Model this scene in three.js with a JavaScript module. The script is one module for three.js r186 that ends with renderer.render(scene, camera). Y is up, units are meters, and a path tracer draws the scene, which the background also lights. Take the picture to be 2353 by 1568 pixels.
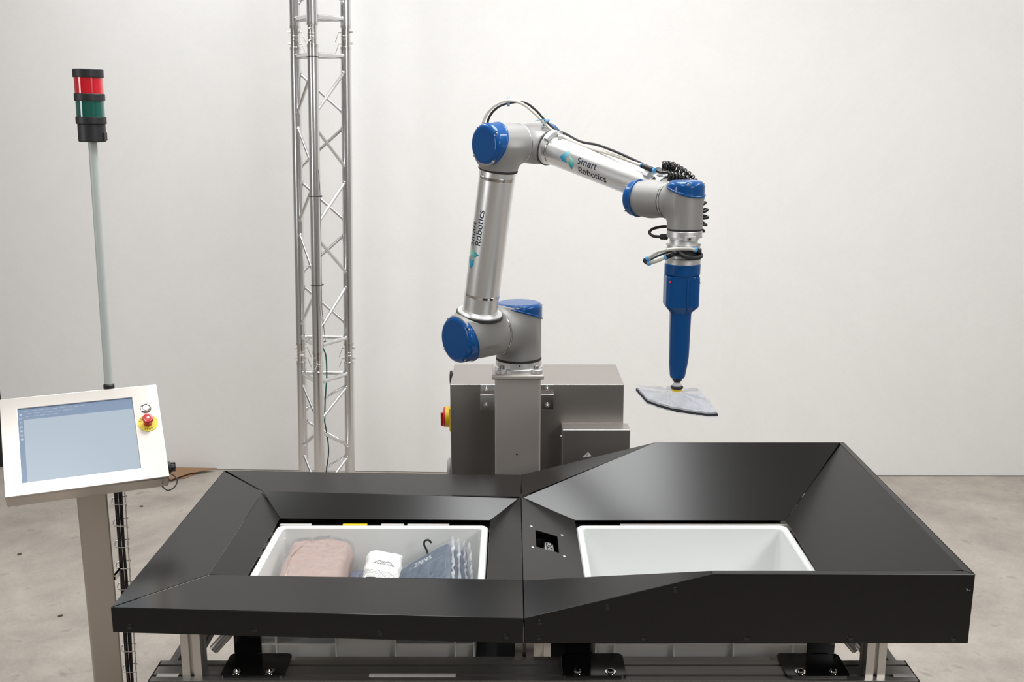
import * as THREE from 'three';
import { RoundedBoxGeometry } from 'three/addons/geometries/RoundedBoxGeometry.js';
import { mergeGeometries as mergeRaw } from 'three/addons/utils/BufferGeometryUtils.js';
import { RectAreaLightUniformsLib } from 'three/addons/lights/RectAreaLightUniformsLib.js';
import { createNoise3D } from 'simplex-noise';

// ---------------------------------------------------------------- camera, exposure, light
const scene = new THREE.Scene();
scene.background = new THREE.Color(0x000000);
const camera = new THREE.PerspectiveCamera(2 * Math.atan(784 / 2400) * 180 / Math.PI, 2353 / 1568, 0.05, 40);
camera.position.set(0, 1.97, 0);
camera.rotation.set(-Math.atan(524 / 2400), 0, 0);
scene.add(camera);
const renderer = new THREE.WebGLRenderer({ antialias: true });
renderer.toneMapping = THREE.LinearToneMapping;
renderer.toneMappingExposure = 0.885;
renderer.shadowMap.enabled = true;
RectAreaLightUniformsLib.init();
const CEILING = 3.9;
const PANEL_GLOW = 15.5;                         // ceiling LED panels
const SOFTBOXES = [                             // photographic soft boxes out of frame: place, target, width, height, glow
  [[2.15, 2.6, 0.35], [-0.3, 1.35, -4.2], 0.9, 0.9, 13, 'square photographic soft box on a black stand'],
  [[-3.3, 1.9, -1.3], [0, 1.5, -3.2], 0.7, 1.3, 5.5, 'tall narrow photographic soft box on a black stand'],
];
const PANEL_SPOTS = [[-0.2, -3.25], [0.26, -3.25], [0.72, -3.25], [-0.85, -1.0], [-1.7, -4.3], [2.7, -3.3], [3.1, -1.5]];  // panels by the left wall and at far right are added to lift brightness
function area(color, intensity, w, h, at, to) {
  const l = new THREE.RectAreaLight(color, intensity, w, h);
  l.position.copy(at); l.lookAt(to); l.castShadow = true; scene.add(l);
  return l;
}

// ---------------------------------------------------------------- helpers
const mergeGeometries = (list) => mergeRaw(list.map((g) => (g.index ? g.toNonIndexed() : g)));
const V = (x, y, z) => new THREE.Vector3(x, y, z);
const A3 = (a) => new THREE.Vector3(a[0], a[1], a[2]);
let seed = 12345;
const rnd = () => { seed = (seed * 1664525 + 1013904223) >>> 0; return seed / 4294967296; };
const noise = createNoise3D(rnd);
const fbm = (x, y, z, o = 4) => { let s = 0, a = 0.5, f = 1; for (let i = 0; i < o; i++) { s += a * noise(x * f, y * f, z * f); a *= 0.5; f *= 2.03; } return s; };
const taken = new Map();
function numbered(name) { const n = taken.get(name) || 0; taken.set(name, n + 1); return n ? name + '_' + String(n).padStart(3, '0') : name; }
function thing(name, label, category, base, group) {
  const g = new THREE.Group(); g.name = numbered(name); g.position.copy(base); g.userData = { label, category };
  if (group) g.userData.group = group;
  scene.add(g); return g;
}
function rootOf(o) { while (o.parent && o.parent !== scene) o = o.parent; return o; }
// geometry is given in world coordinates; it is stored relative to the base of the thing
function part(name, geo, mat, parent, label) {
  const p = rootOf(parent).position; const g = geo.clone(); g.translate(-p.x, -p.y, -p.z);
  const m = new THREE.Mesh(g, mat); m.name = name; m.castShadow = m.receiveShadow = true;
  if (label) m.userData.label = label;
  parent.add(m); return m;
}
function struct(name, geo, mat) { const m = new THREE.Mesh(geo, mat); m.name = name; m.userData = { kind: 'structure' }; m.castShadow = m.receiveShadow = true; scene.add(m); return m; }
// uv in metres from the dominant direction of each face
function boxUV(geo, s = 1) {
  const g = geo.index ? geo.toNonIndexed() : geo; const p = g.attributes.position, uv = new Float32Array(p.count * 2);
  const a = V(), b = V(), c = V();
  for (let i = 0; i < p.count; i += 3) {
    a.fromBufferAttribute(p, i); b.fromBufferAttribute(p, i + 1); c.fromBufferAttribute(p, i + 2);
    const n = b.clone().sub(a).cross(c.clone().sub(a)); const ax = Math.abs(n.x), ay = Math.abs(n.y), az = Math.abs(n.z);
    [a, b, c].forEach((q, k) => { const o = (i + k) * 2; if (ax >= ay && ax >= az) { uv[o] = q.z * s; uv[o + 1] = q.y * s; } else if (ay >= az) { uv[o] = q.x * s; uv[o + 1] = q.z * s; } else { uv[o] = q.x * s; uv[o + 1] = q.y * s; } });
  }
  g.setAttribute('uv', new THREE.BufferAttribute(uv, 2)); return g;
}
function box(x0, x1, y0, y1, z0, z1, r = 0.002, seg = 2) {
  const g = new RoundedBoxGeometry(x1 - x0, y1 - y0, z1 - z0, seg, Math.min(r, (x1 - x0) / 2.01, (y1 - y0) / 2.01, (z1 - z0) / 2.01));
  g.translate((x0 + x1) / 2, (y0 + y1) / 2, (z0 + z1) / 2); return boxUV(g);
}
function alongY(axis) { return new THREE.Matrix4().makeRotationFromQuaternion(new THREE.Quaternion().setFromUnitVectors(V(0, 1, 0), axis.clone().normalize())); }
// profile [[radius, height] ...] turned about an axis through origin
function turned(profile, origin, axis = V(0, 1, 0), seg = 48) {
  const pts = [];                                // double the corners so that shading keeps them crisp
  for (let i = 0; i < profile.length; i++) { const p = new THREE.Vector2(profile[i][0], profile[i][1]); pts.push(p); if (i && i < profile.length - 1) pts.push(p.clone()); }
  const geos = [];
  for (let i = 0; i + 1 < profile.length; i++) {
    geos.push(new THREE.LatheGeometry([new THREE.Vector2(...profile[i]), new THREE.Vector2(...profile[i + 1])], seg));
  }
  const g = mergeGeometries(geos); g.applyMatrix4(alongY(axis)); g.translate(origin.x, origin.y, origin.z); return g;
}
// a solid disc / cylinder with small bevels
function cyl(p, q, r, bevel = 0.001, seg = 32) {
  const d = q.clone().sub(p), h = d.length(), b = Math.min(bevel, h * 0.4, r * 0.4);
  return turned([[0, 0], [r - b, 0], [r, b], [r, h - b], [r - b, h], [0, h]], p, d, seg);
}
function pipe(p, q, r0, r1 = r0, seg = 20) {     // open tapered tube with caps
  const d = q.clone().sub(p); return turned([[0, 0], [r0, 0], [r1, d.length()], [0, d.length()]], p, d, seg);
}
function hose(pts, r, n = 80, seg = 10, closed = false) { return new THREE.TubeGeometry(new THREE.CatmullRomCurve3(pts.map((p) => (p.isVector3 ? p : A3(p))), closed, 'centripetal'), n, r, seg, closed); }
function capped(pts, r, n = 80, seg = 10) {
  const v = pts.map((p) => (p.isVector3 ? p : A3(p))); const t = hose(v, r, n, seg);
  const s0 = new THREE.SphereGeometry(r, seg, 6); s0.translate(v[0].x, v[0].y, v[0].z);
  const e = v[v.length - 1]; const s1 = new THREE.SphereGeometry(r, seg, 6); s1.translate(e.x, e.y, e.z);
  return mergeGeometries([t, s0, s1]);
}
// flat sheet with thickness t behind the given (counter-clockwise seen from its face) 3D polygon
function sheet(poly, t = 0.002, holes = [], bev = 0.0009) {
  const P = poly.map(A3), O = P[0]; const n = V();
  for (let i = 0; i < P.length; i++) { const a = P[i].clone().sub(O), b = P[(i + 1) % P.length].clone().sub(O); n.add(a.cross(b)); }
  n.normalize(); const ux = P[1].clone().sub(O).normalize(), uy = n.clone().cross(ux);
  const to2 = (q) => { const d = q.clone().sub(O); return new THREE.Vector2(d.dot(ux), d.dot(uy)); };
  const sh = new THREE.Shape(P.map(to2)); for (const h of holes) sh.holes.push(new THREE.Path(h.map((q) => to2(A3(q)))));
  const g = new THREE.ExtrudeGeometry(sh, { depth: t - 2 * bev, bevelEnabled: true, bevelSize: bev, bevelOffset: -bev, bevelThickness: bev, bevelSegments: 1 });
  g.translate(0, 0, -t + bev);
  g.applyMatrix4(new THREE.Matrix4().makeBasis(ux, uy, n).setPosition(O)); return boxUV(g);
}
// mesh of a signed distance field (surface nets), vertices pulled onto the surface
function sdfMesh(f, lo, hi, cell) {
  const nx = Math.ceil((hi.x - lo.x) / cell) + 1, ny = Math.ceil((hi.y - lo.y) / cell) + 1, nz = Math.ceil((hi.z - lo.z) / cell) + 1;
  const val = new Float32Array(nx * ny * nz), id = (i, j, k) => i + nx * (j + ny * k);
  for (let k = 0; k < nz; k++) for (let j = 0; j < ny; j++) for (let i = 0; i < nx; i++) val[id(i, j, k)] = f(lo.x + i * cell, lo.y + j * cell, lo.z + k * cell);
  const vid = new Int32Array(nx * ny * nz).fill(-1), pos = [], idx = [];
  const C = [[0, 0, 0], [1, 0, 0], [0, 1, 0], [1, 1, 0], [0, 0, 1], [1, 0, 1], [0, 1, 1], [1, 1, 1]];
  const Ed = [[0, 1], [2, 3], [4, 5], [6, 7], [0, 2], [1, 3], [4, 6], [5, 7], [0, 4], [1, 5], [2, 6], [3, 7]];
  const cv = new Float32Array(8);
  for (let k = 0; k < nz - 1; k++) for (let j = 0; j < ny - 1; j++) for (let i = 0; i < nx - 1; i++) {
    let m = 0; for (let c = 0; c < 8; c++) { cv[c] = val[id(i + C[c][0], j + C[c][1], k + C[c][2])]; if (cv[c] < 0) m |= 1 << c; }
    if (m === 0 || m === 255) continue;
    let x = 0, y = 0, z = 0, n = 0;
    for (const [a, b] of Ed) { if ((cv[a] < 0) === (cv[b] < 0)) continue; const t = cv[a] / (cv[a] - cv[b]); x += C[a][0] + t * (C[b][0] - C[a][0]); y += C[a][1] + t * (C[b][1] - C[a][1]); z += C[a][2] + t * (C[b][2] - C[a][2]); n++; }
    vid[id(i, j, k)] = pos.length / 3; pos.push(lo.x + (i + x / n) * cell, lo.y + (j + y / n) * cell, lo.z + (k + z / n) * cell);
  }
  const quad = (a, b, c, d, flip) => { if (a < 0 || b < 0 || c < 0 || d < 0) return; if (flip) idx.push(a, c, b, a, d, c); else idx.push(a, b, c, a, c, d); };
  for (let k = 1; k < nz - 1; k++) for (let j = 1; j < ny - 1; j++) for (let i = 1; i < nx - 1; i++) {
    const v0 = val[id(i, j, k)] < 0;
    if (v0 !== (val[id(i + 1, j, k)] < 0)) quad(vid[id(i, j - 1, k - 1)], vid[id(i, j, k - 1)], vid[id(i, j, k)], vid[id(i, j - 1, k)], !v0);
    if (v0 !== (val[id(i, j + 1, k)] < 0)) quad(vid[id(i - 1, j, k - 1)], vid[id(i - 1, j, k)], vid[id(i, j, k)], vid[id(i, j, k - 1)], !v0);
    if (v0 !== (val[id(i, j, k + 1)] < 0)) quad(vid[id(i - 1, j - 1, k)], vid[id(i, j - 1, k)], vid[id(i, j, k)], vid[id(i - 1, j, k)], !v0);
  }
  const nor = new Float32Array(pos.length), e = cell * 0.25;
  for (let i = 0; i < pos.length; i += 3) {
    for (let s = 0; s < 2; s++) {
      let [x, y, z] = [pos[i], pos[i + 1], pos[i + 2]];
      let gx = f(x + e, y, z) - f(x - e, y, z), gy = f(x, y + e, z) - f(x, y - e, z), gz = f(x, y, z + e) - f(x, y, z - e);
      const L = Math.hypot(gx, gy, gz) || 1; gx /= L; gy /= L; gz /= L;
      const d = Math.max(-cell, Math.min(cell, f(x, y, z)));
      if (s === 0) { pos[i] -= gx * d; pos[i + 1] -= gy * d; pos[i + 2] -= gz * d; } else { nor[i] = gx; nor[i + 1] = gy; nor[i + 2] = gz; }
    }
  }
  const g = new THREE.BufferGeometry(); g.setAttribute('position', new THREE.Float32BufferAttribute(pos, 3)); g.setAttribute('normal', new THREE.BufferAttribute(nor, 3));
  g.setAttribute('uv', new THREE.BufferAttribute(new Float32Array(pos.length / 3 * 2), 2)); g.setIndex(idx); return g;
}
const smin = (a, b, k) => { const h = Math.max(k - Math.abs(a - b), 0) / k; return Math.min(a, b) - h * h * k * 0.25; };
const smax = (a, b, k) => -smin(-a, -b, k);

// ---------------------------------------------------------------- textures (grain and print only)
function dataTex(n, fn, srgb, rep = 1) {
  const d = new Uint8Array(n * n * 4);
  for (let y = 0; y < n; y++) for (let x = 0; x < n; x++) { const c = fn(x / n, y / n); const o = (y * n + x) * 4; d[o] = c[0]; d[o + 1] = c[1]; d[o + 2] = c[2]; d[o + 3] = 255; }
  const t = new THREE.DataTexture(d, n, n, THREE.RGBAFormat); t.wrapS = t.wrapT = THREE.RepeatWrapping; t.magFilter = THREE.LinearFilter; t.minFilter = THREE.LinearFilter;
  if (srgb) t.colorSpace = THREE.SRGBColorSpace; t.repeat.set(rep, rep); t.needsUpdate = true; return t;
}
const torus = (u, v, R, o = 4) => { const a = u * 2 * Math.PI, b = v * 2 * Math.PI; return fbm(Math.cos(a) * R + 9.1 + Math.cos(b) * R * 0.73, Math.sin(a) * R + 2.2 - Math.sin(b) * R * 0.31, Math.sin(b) * R + Math.cos(b) * R * 0.4, o); };
function canvasTex(w, h, draw) { const c = document.createElement('canvas'); c.width = w; c.height = h; draw(c.getContext('2d'), w, h); const t = new THREE.CanvasTexture(c); t.colorSpace = THREE.SRGBColorSpace; t.anisotropy = 8; return t; }
const clampB = (v) => Math.max(0, Math.min(255, Math.round(v)));
const concreteTex = dataTex(1024, (u, v) => {
  const big = torus(u, v, 1.1, 4), mid = torus(u + 0.31, v + 0.17, 3.2, 4), fine = torus(u, v, 20, 2), sp = rnd();
  let k = 1 + big * 0.11 + mid * 0.07 + fine * 0.03 + (sp - 0.5) * 0.05;
  if (mid > 0.42) k -= (mid - 0.42) * 0.5;
  if (torus(u + 0.6, v, 34, 2) > 0.56) k -= 0.1;
  return [clampB(174 * k), clampB(166 * k), clampB(157 * k)];
}, true, 1 / 3.1);
const concreteBump = dataTex(512, (u, v) => { const k = 128 + torus(u, v, 7, 4) * 70 + (rnd() - 0.5) * 40; return [clampB(k), clampB(k), clampB(k)]; }, false, 1 / 1.2);
const wallTex = dataTex(512, (u, v) => { const k = 1 + torus(u, v, 1.3, 3) * 0.008 + torus(u, v, 6, 3) * 0.005 + (rnd() - 0.5) * 0.01; return [clampB(241 * k), clampB(240 * k), clampB(238 * k)]; }, true, 1 / 2.6);
const brushBump = dataTex(512, (u, v) => { const k = 128 + noise(u * 6, v * 240, 1) * 46 + (rnd() - 0.5) * 36; return [clampB(k), clampB(k), clampB(k)]; }, false, 5);
const brushRough = dataTex(512, (u, v) => { const k = 128 + torus(u, v, 4, 3) * 55 + (rnd() - 0.5) * 60; return [clampB(k), clampB(k), clampB(k)]; }, false, 4);
const grainBump = dataTex(512, () => { const k = 128 + (rnd() - 0.5) * 160; return [clampB(k), clampB(k), clampB(k)]; }, false, 3);
const crinkle = dataTex(512, (u, v) => { const a = torus(u, v, 2.2, 3), b = torus(u + 0.4, v + 0.2, 5, 3); const k = 128 + (1 - Math.abs(a) * 3) * 60 + (1 - Math.abs(b) * 3) * 40; return [clampB(k), clampB(k), clampB(k)]; }, false, 5);

// ---------------------------------------------------------------- materials
const std = (o) => new THREE.MeshStandardMaterial(o);
const phy = (o) => new THREE.MeshPhysicalMaterial(o);
const lin = (r, g, b) => new THREE.Color().setRGB(r, g, b);
const M = {
  wall: std({ map: wallTex, roughness: 0.9 }),
  plainWall: std({ color: lin(0.55, 0.54, 0.53), roughness: 0.95 }),
  ceiling: std({ color: lin(0.8, 0.79, 0.77), roughness: 0.95 }),
  floor: std({ map: concreteTex, bumpMap: concreteBump, bumpScale: 0.0012, roughness: 0.72 }),
  black: phy({ color: lin(0.0045, 0.0042, 0.004), roughness: 0.23, specularIntensity: 0.74, bumpMap: grainBump, bumpScale: 0.000008 }),
  blackSmooth: phy({ color: lin(0.008, 0.008, 0.008), roughness: 0.12 }),
  blackPlastic: std({ color: lin(0.016, 0.016, 0.018), roughness: 0.5 }),
  rubber: std({ color: lin(0.018, 0.018, 0.019), roughness: 0.6 }),
  darkRing: std({ color: lin(0.03, 0.03, 0.032), roughness: 0.45 }),
  stainless: std({ color: lin(0.6, 0.565, 0.53), metalness: 1, roughness: 0.3, bumpMap: brushBump, bumpScale: 0.00001 }),
  stainlessDull: std({ color: lin(0.52, 0.475, 0.43), metalness: 1, roughness: 0.36, bumpMap: brushBump, bumpScale: 0.00001 }),
  cabinet: std({ color: lin(0.43, 0.4, 0.375), metalness: 0.82, roughness: 0.36, bumpMap: brushBump, bumpScale: 0.00001 }),
  satin: std({ color: lin(0.6, 0.555, 0.52), metalness: 0.7, roughness: 0.5, bumpMap: brushBump, bumpScale: 0.00001 }),
  chrome: std({ color: lin(0.75, 0.73, 0.7), metalness: 1, roughness: 0.07 }),
  steel: std({ color: lin(0.7, 0.69, 0.67), metalness: 1, roughness: 0.22 }),
  alu: std({ color: lin(0.8, 0.8, 0.8), metalness: 1, roughness: 0.42 }),
  aluTube: std({ color: lin(0.92, 0.925, 0.925), metalness: 1, roughness: 0.36 }),
  aluProfile: std({ color: lin(0.62, 0.6, 0.57), metalness: 1, roughness: 0.4 }),
  aluDark: std({ color: lin(0.12, 0.12, 0.12), metalness: 0.6, roughness: 0.55 }),
  truss: std({ color: lin(0.74, 0.74, 0.745), metalness: 1, roughness: 0.27 }),
  casting: std({ color: lin(0.33, 0.325, 0.315), metalness: 0.35, roughness: 0.5, bumpMap: grainBump, bumpScale: 0.00001 }),
  greyPlastic: std({ color: lin(0.55, 0.56, 0.57), roughness: 0.5 }),
  blue: phy({ color: lin(0.002, 0.075, 0.27), roughness: 0.35, specularIntensity: 0.3, clearcoat: 0.6, clearcoatRoughness: 0.08 }),
  toolBlue: phy({ color: lin(0.002, 0.07, 0.25), roughness: 0.4, specularIntensity: 0.3, clearcoat: 0.35, clearcoatRoughness: 0.2 }),
  tote: std({ color: lin(0.8, 0.815, 0.8), roughness: 0.5 }),
  white: std({ color: lin(0.8, 0.8, 0.8), roughness: 0.5 }),
  hoseWhite: std({ color: lin(0.72, 0.69, 0.6), roughness: 0.4 }),
  hoseClear: std({ color: lin(0.55, 0.55, 0.5), roughness: 0.35 }),
  tieBlue: std({ color: lin(0.16, 0.34, 0.55), roughness: 0.45 }),
  collarBlue: std({ color: lin(0.1, 0.4, 0.75), roughness: 0.4 }),
  red: phy({ color: lin(0.55, 0.015, 0.02), roughness: 0.35, clearcoat: 0.4 }),
  yellow: std({ color: lin(0.85, 0.6, 0.02), roughness: 0.45 }),
  lensRed: phy({ color: lin(0.62, 0.006, 0.02), roughness: 0.12, clearcoat: 1, clearcoatRoughness: 0.03 }),
  lensGreen: phy({ color: lin(0.002, 0.1, 0.075), roughness: 0.12, clearcoat: 1, clearcoatRoughness: 0.03 }),
  poleGrey: std({ color: lin(0.5, 0.54, 0.53), roughness: 0.4 }),
  cableGreen: std({ color: lin(0.01, 0.13, 0.1), roughness: 0.5 }),
  cardboard: std({ color: lin(0.33, 0.2, 0.11), roughness: 0.9 }),
  film: phy({ color: lin(0.97, 0.98, 1), transmission: 0.93, thickness: 0, roughness: 0.05, bumpMap: crinkle, bumpScale: 0.009, side: THREE.DoubleSide }),
  filmMilky: phy({ color: lin(0.93, 0.94, 0.97), transmission: 0.8, thickness: 0, roughness: 0.1, bumpMap: crinkle, bumpScale: 0.007, side: THREE.DoubleSide }),
  filmSeamGlint: phy({ color: lin(0.85, 0.87, 0.9), transmission: 0.35, thickness: 0, roughness: 0.3, side: THREE.DoubleSide }),  // milky white colour stands in for glints on the crinkled edge
  pink: std({ color: lin(0.66, 0.49, 0.42), roughness: 0.95 }),
  garmentLight: std({ color: lin(0.7, 0.71, 0.74), roughness: 0.9 }),
  garmentDark: std({ color: lin(0.035, 0.04, 0.055), roughness: 0.85 }),
  lensGlass: phy({ color: lin(0.05, 0.07, 0.08), roughness: 0.05, clearcoat: 1 }),
  bulkWarm: std({ color: lin(0.6, 0.58, 0.56), roughness: 0.6 }),
  glow: std({ color: 0xffffff, emissive: lin(0.985, 0.995, 1), emissiveIntensity: 1.6 }),
};

// ---------------------------------------------------------------- the room
const floorG = new THREE.BoxGeometry(12, 0.1, 12); floorG.translate(0, -0.05, -0.3); struct('floor', boxUV(floorG), M.floor);
const ceilG = new THREE.BoxGeometry(12, 0.1, 12); ceilG.translate(0, CEILING + 0.05, -0.3); struct('ceiling', ceilG, M.ceiling);
const wallBack = struct('wall_back', new THREE.BoxGeometry(12, CEILING, 0.1).translate(0, CEILING / 2, -6.2), M.plainWall);
struct('wall_left', new THREE.BoxGeometry(0.1, CEILING, 12).translate(-5.9, CEILING / 2, -0.3), M.plainWall);
struct('wall_right', new THREE.BoxGeometry(0.1, CEILING, 12).translate(5.9, CEILING / 2, -0.3), M.plainWall);
struct('wall_front', new THREE.BoxGeometry(12, CEILING, 0.1).translate(0, CEILING / 2, 5.6), M.ceiling);
// the white partition in front of the back wall: two boards meeting at a faint joint, standing just off the floor
function board(x0, z0, x1, z1, y0, y1) {
  const th = 0.04, d = V(x1 - x0, 0, z1 - z0), l = d.length();
  const g = box(0, l, y0, y1, -th, 0, 0.0006); const ang = Math.atan2(-(z1 - z0), x1 - x0);
  g.rotateY(ang); g.translate(x0, 0, z0); return g;
}
part('wall_board', board(-2.87, -5.66, 1.13, -5.503, 0.003, CEILING - 0.01), M.wall, wallBack);
part('wall_board', board(1.13, -5.503, 5.8, -5.487, 0.006, CEILING - 0.01), M.wall, wallBack);
struct('dark_gap_strip_1', box(-3.1, -2.873, 0, CEILING - 0.02, -5.72, -5.66, 0.003), M.blackPlastic);  // black strip standing in for the dark gap past the board end

// ceiling light panels out of view; the outlying ones are added fill
for (const [x, z] of PANEL_SPOTS) {
  const t = thing('ceiling_light', 'unseen white rectangular LED panel placed under the ceiling for light', 'ceiling light', V(x, CEILING, z), 'LED panels on the ceiling');
  const w = 0.41, d = 1.5, y = CEILING;
  part('frame', mergeGeometries([box(x - w / 2 - 0.02, x + w / 2 + 0.02, y - 0.05, y, z - d / 2 - 0.02, z - d / 2), box(x - w / 2 - 0.02, x + w / 2 + 0.02, y - 0.05, y, z + d / 2, z + d / 2 + 0.02), box(x - w / 2 - 0.02, x - w / 2, y - 0.05, y, z - d / 2, z + d / 2), box(x + w / 2, x + w / 2 + 0.02, y - 0.05, y, z - d / 2, z + d / 2)]), M.white, t);
  part('diffuser', box(x - w / 2, x + w / 2, y - 0.04, y - 0.005, z - d / 2, z + d / 2), M.glow, t);
  area(new THREE.Color().setRGB(0.985, 0.995, 1), PANEL_GLOW, w, d, V(x, y - 0.045, z), V(x, 0, z));
}
// soft boxes on stands
for (const [at, to, w, h, glow, label] of SOFTBOXES) {
  const c = A3(at), target = A3(to), dir = target.clone().sub(c).normalize();
  const t = thing('softbox_lamp', label, 'studio lamp', V(c.x, 0, c.z));
  const m = new THREE.Matrix4().lookAt(c, target, V(0, 1, 0)).setPosition(c);          // local -z looks at the target
  part('diffuser', new THREE.BoxGeometry(w, h, 0.01).applyMatrix4(m), M.glow, t);
  const hood = new THREE.CylinderGeometry(Math.SQRT1_2, 0.12, 0.42, 4, 1, true); hood.rotateY(Math.PI / 4); hood.rotateX(-Math.PI / 2); hood.scale(w, h, 1);
  hood.translate(0, 0, 0.22).applyMatrix4(m);
  part('reflector_hood', hood, M.blackPlastic, t);
  const back = c.clone().addScaledVector(dir, -0.46);
  part('pole', cyl(V(back.x, 0.05, back.z), V(back.x, back.y + 0.05, back.z), 0.014), M.blackPlastic, t);
  for (let k = 0; k < 3; k++) { const q = k * 2.094 + 0.4; part('leg', cyl(V(back.x, 0.45, back.z), V(back.x + 0.42 * Math.cos(q), 0.012, back.z + 0.42 * Math.sin(q)), 0.011), M.blackPlastic, t); }
  area(new THREE.Color().setRGB(1, 0.99, 0.985), glow, w, h, c.clone().addScaledVector(dir, 0.012), target);
}

// ---------------------------------------------------------------- lighting truss
{
  const t = thing('lighting_truss', 'tall aluminium triangular lattice truss standing before the white wall', 'truss', V(-0.911, 0, -4.98));
  const lean = -0.0235, y0 = 1.48;
  const P = { L: [-1.030, -5.055], R: [-0.793, -5.045], F: [-0.911, -4.848] };
  const at = (k, y) => V(P[k][0] + (y - y0) * Math.tan(-lean), y, P[k][1]);
  const top = 3.7, joints = [2.312, 0.806];
  part('foot_plate', box(-1.17, -0.72, 0, 0.012, -5.17, -4.72, 0.003), M.aluProfile, t);
  part('top_plate', box(-1.1, -0.62, top, top + 0.012, -5.15, -4.75, 0.003), M.aluProfile, t);
  for (const k of 'LRF') {
    const segs = [[0.012, joints[1] - 0.052], [joints[1] + 0.052, joints[0] - 0.052], [joints[0] + 0.052, top]];
    for (const [a, b] of segs) part('chord_tube', cyl(at(k, a), at(k, b), 0.0245, 0.001, 36), M.truss, t);
    for (const j of joints) {
      const c = part('coupler', turned([[0, 0], [0.026, 0], [0.026, 0.012], [0.0215, 0.014], [0.0215, 0.040], [0.0225, 0.042], [0.0225, 0.047], [0.0215, 0.049], [0.0215, 0.055], [0.0225, 0.057], [0.0225, 0.062], [0.0215, 0.064], [0.0215, 0.094], [0.026, 0.096], [0.026, 0.108], [0, 0.108]], at(k, j - 0.054), at(k, j + 1).sub(at(k, j)), 32), M.steel, t);
      for (const dy of [-0.026, 0.026]) {
        const p = at(k, j + dy), dir = k === 'F' ? V(-0.25, 0, 1).normalize() : V(1, 0, 0.15).normalize();
        part('coupler_pin', cyl(p.clone().addScaledVector(dir, -0.034), p.clone().addScaledVector(dir, 0.034), 0.0048, 0.001, 12), M.steel, c);
        const e = p.clone().addScaledVector(dir, k === 'L' ? 0.034 : -0.034);
        if (k !== 'F') part('spring_clip', capped([e, e.clone().add(V(k === 'L' ? 0.006 : -0.006, -0.02, 0.004)), e.clone().add(V(k === 'L' ? 0.016 : -0.016, -0.045, 0.004))], 0.0016, 12, 6), M.steel, c);
      }
    }
  }
  const brace = (k, ya, l, yb, r = 0.0078) => {
    const a = at(k, ya), b = at(l, yb), d = b.clone().sub(a).normalize();
    const g = [cyl(a.clone().addScaledVector(d, 0.018), b.clone().addScaledVector(d, -0.018), r, 0.0005, 14)];
    for (const [p, s] of [[a, 1], [b, -1]]) g.push(turned([[0.0125, 0], [0.0105, 0.006], [r, 0.01]], p.clone().addScaledVector(d, s * 0.0225), d.clone().multiplyScalar(s), 14));
    return mergeGeometries(g);
  };
  for (const [k, l] of [['L', 'F'], ['F', 'R'], ['L', 'R']]) {
    for (const y of [2.394, 2.228, 0.887, 0.705, 3.62, 0.1]) part('cross_bar', brace(k, y, l, y, 0.0105), M.truss, t);
    const zig = (yTop, yBot, n, startK) => { for (let i = 0; i < n; i++) { const a = yTop + (yBot - yTop) * i / n, b = yTop + (yBot - yTop) * (i + 1) / n, o = 0.022; const s = (i % 2 === 0) === startK; part('diagonal_brace', brace(s ? k : l, a - o, s ? l : k, b + o), M.truss, t); } };
    const start = k === 'L' && l === 'F' ? false : k === 'F' ? false : true;
    zig(2.19, 0.925, 5, start); zig(3.6, 2.43, 5, !start); zig(0.67, 0.12, 3, k === 'L' && l === 'F');
  }
  for (const y of [2.215, 1.593, 1.18]) { const c = at('F', y); const ring = new THREE.TorusGeometry(0.0255, 0.0019, 8, 40); ring.rotateX(Math.PI / 2 - 0.12); ring.translate(c.x, c.y, c.z); const tie = part('cable_tie', ring, M.blackPlastic, t); if (y < 2) part('tie_head', box(c.x + 0.026, c.x + 0.033, c.y - 0.001, c.y + 0.006, c.z - 0.004, c.z + 0.004, 0.001), M.blackPlastic, tie); }
}
{
  const t = thing('power_cable', 'thin cable hanging inside the aluminium truss, dark green then black', 'cable', V(-0.92, 0.01, -5));
  part('green_sheath', hose([[-0.897, 0.9, -4.9], [-0.925, 0.865, -4.96], [-0.916, 0.81, -5], [-0.914, 0.711, -5], [-0.927, 0.578, -5], [-0.934, 0.465, -5]], 0.0036, 60), M.cableGreen, t);
  part('black_sheath', hose([[-0.934, 0.467, -5], [-0.922, 0.375, -5], [-0.92, 0.306, -5], [-0.936, 0.191, -5], [-0.93, 0.02, -5]], 0.003, 50), M.rubber, t);
  part('thin_wire', hose([[-0.882, 1.718, -4.82], [-0.88, 1.619, -4.82], [-0.884, 1.38, -4.82], [-0.892, 1.093, -4.82], [-0.897, 0.9, -4.9]], 0.0014, 50, 6), M.rubber, t);
}

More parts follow.
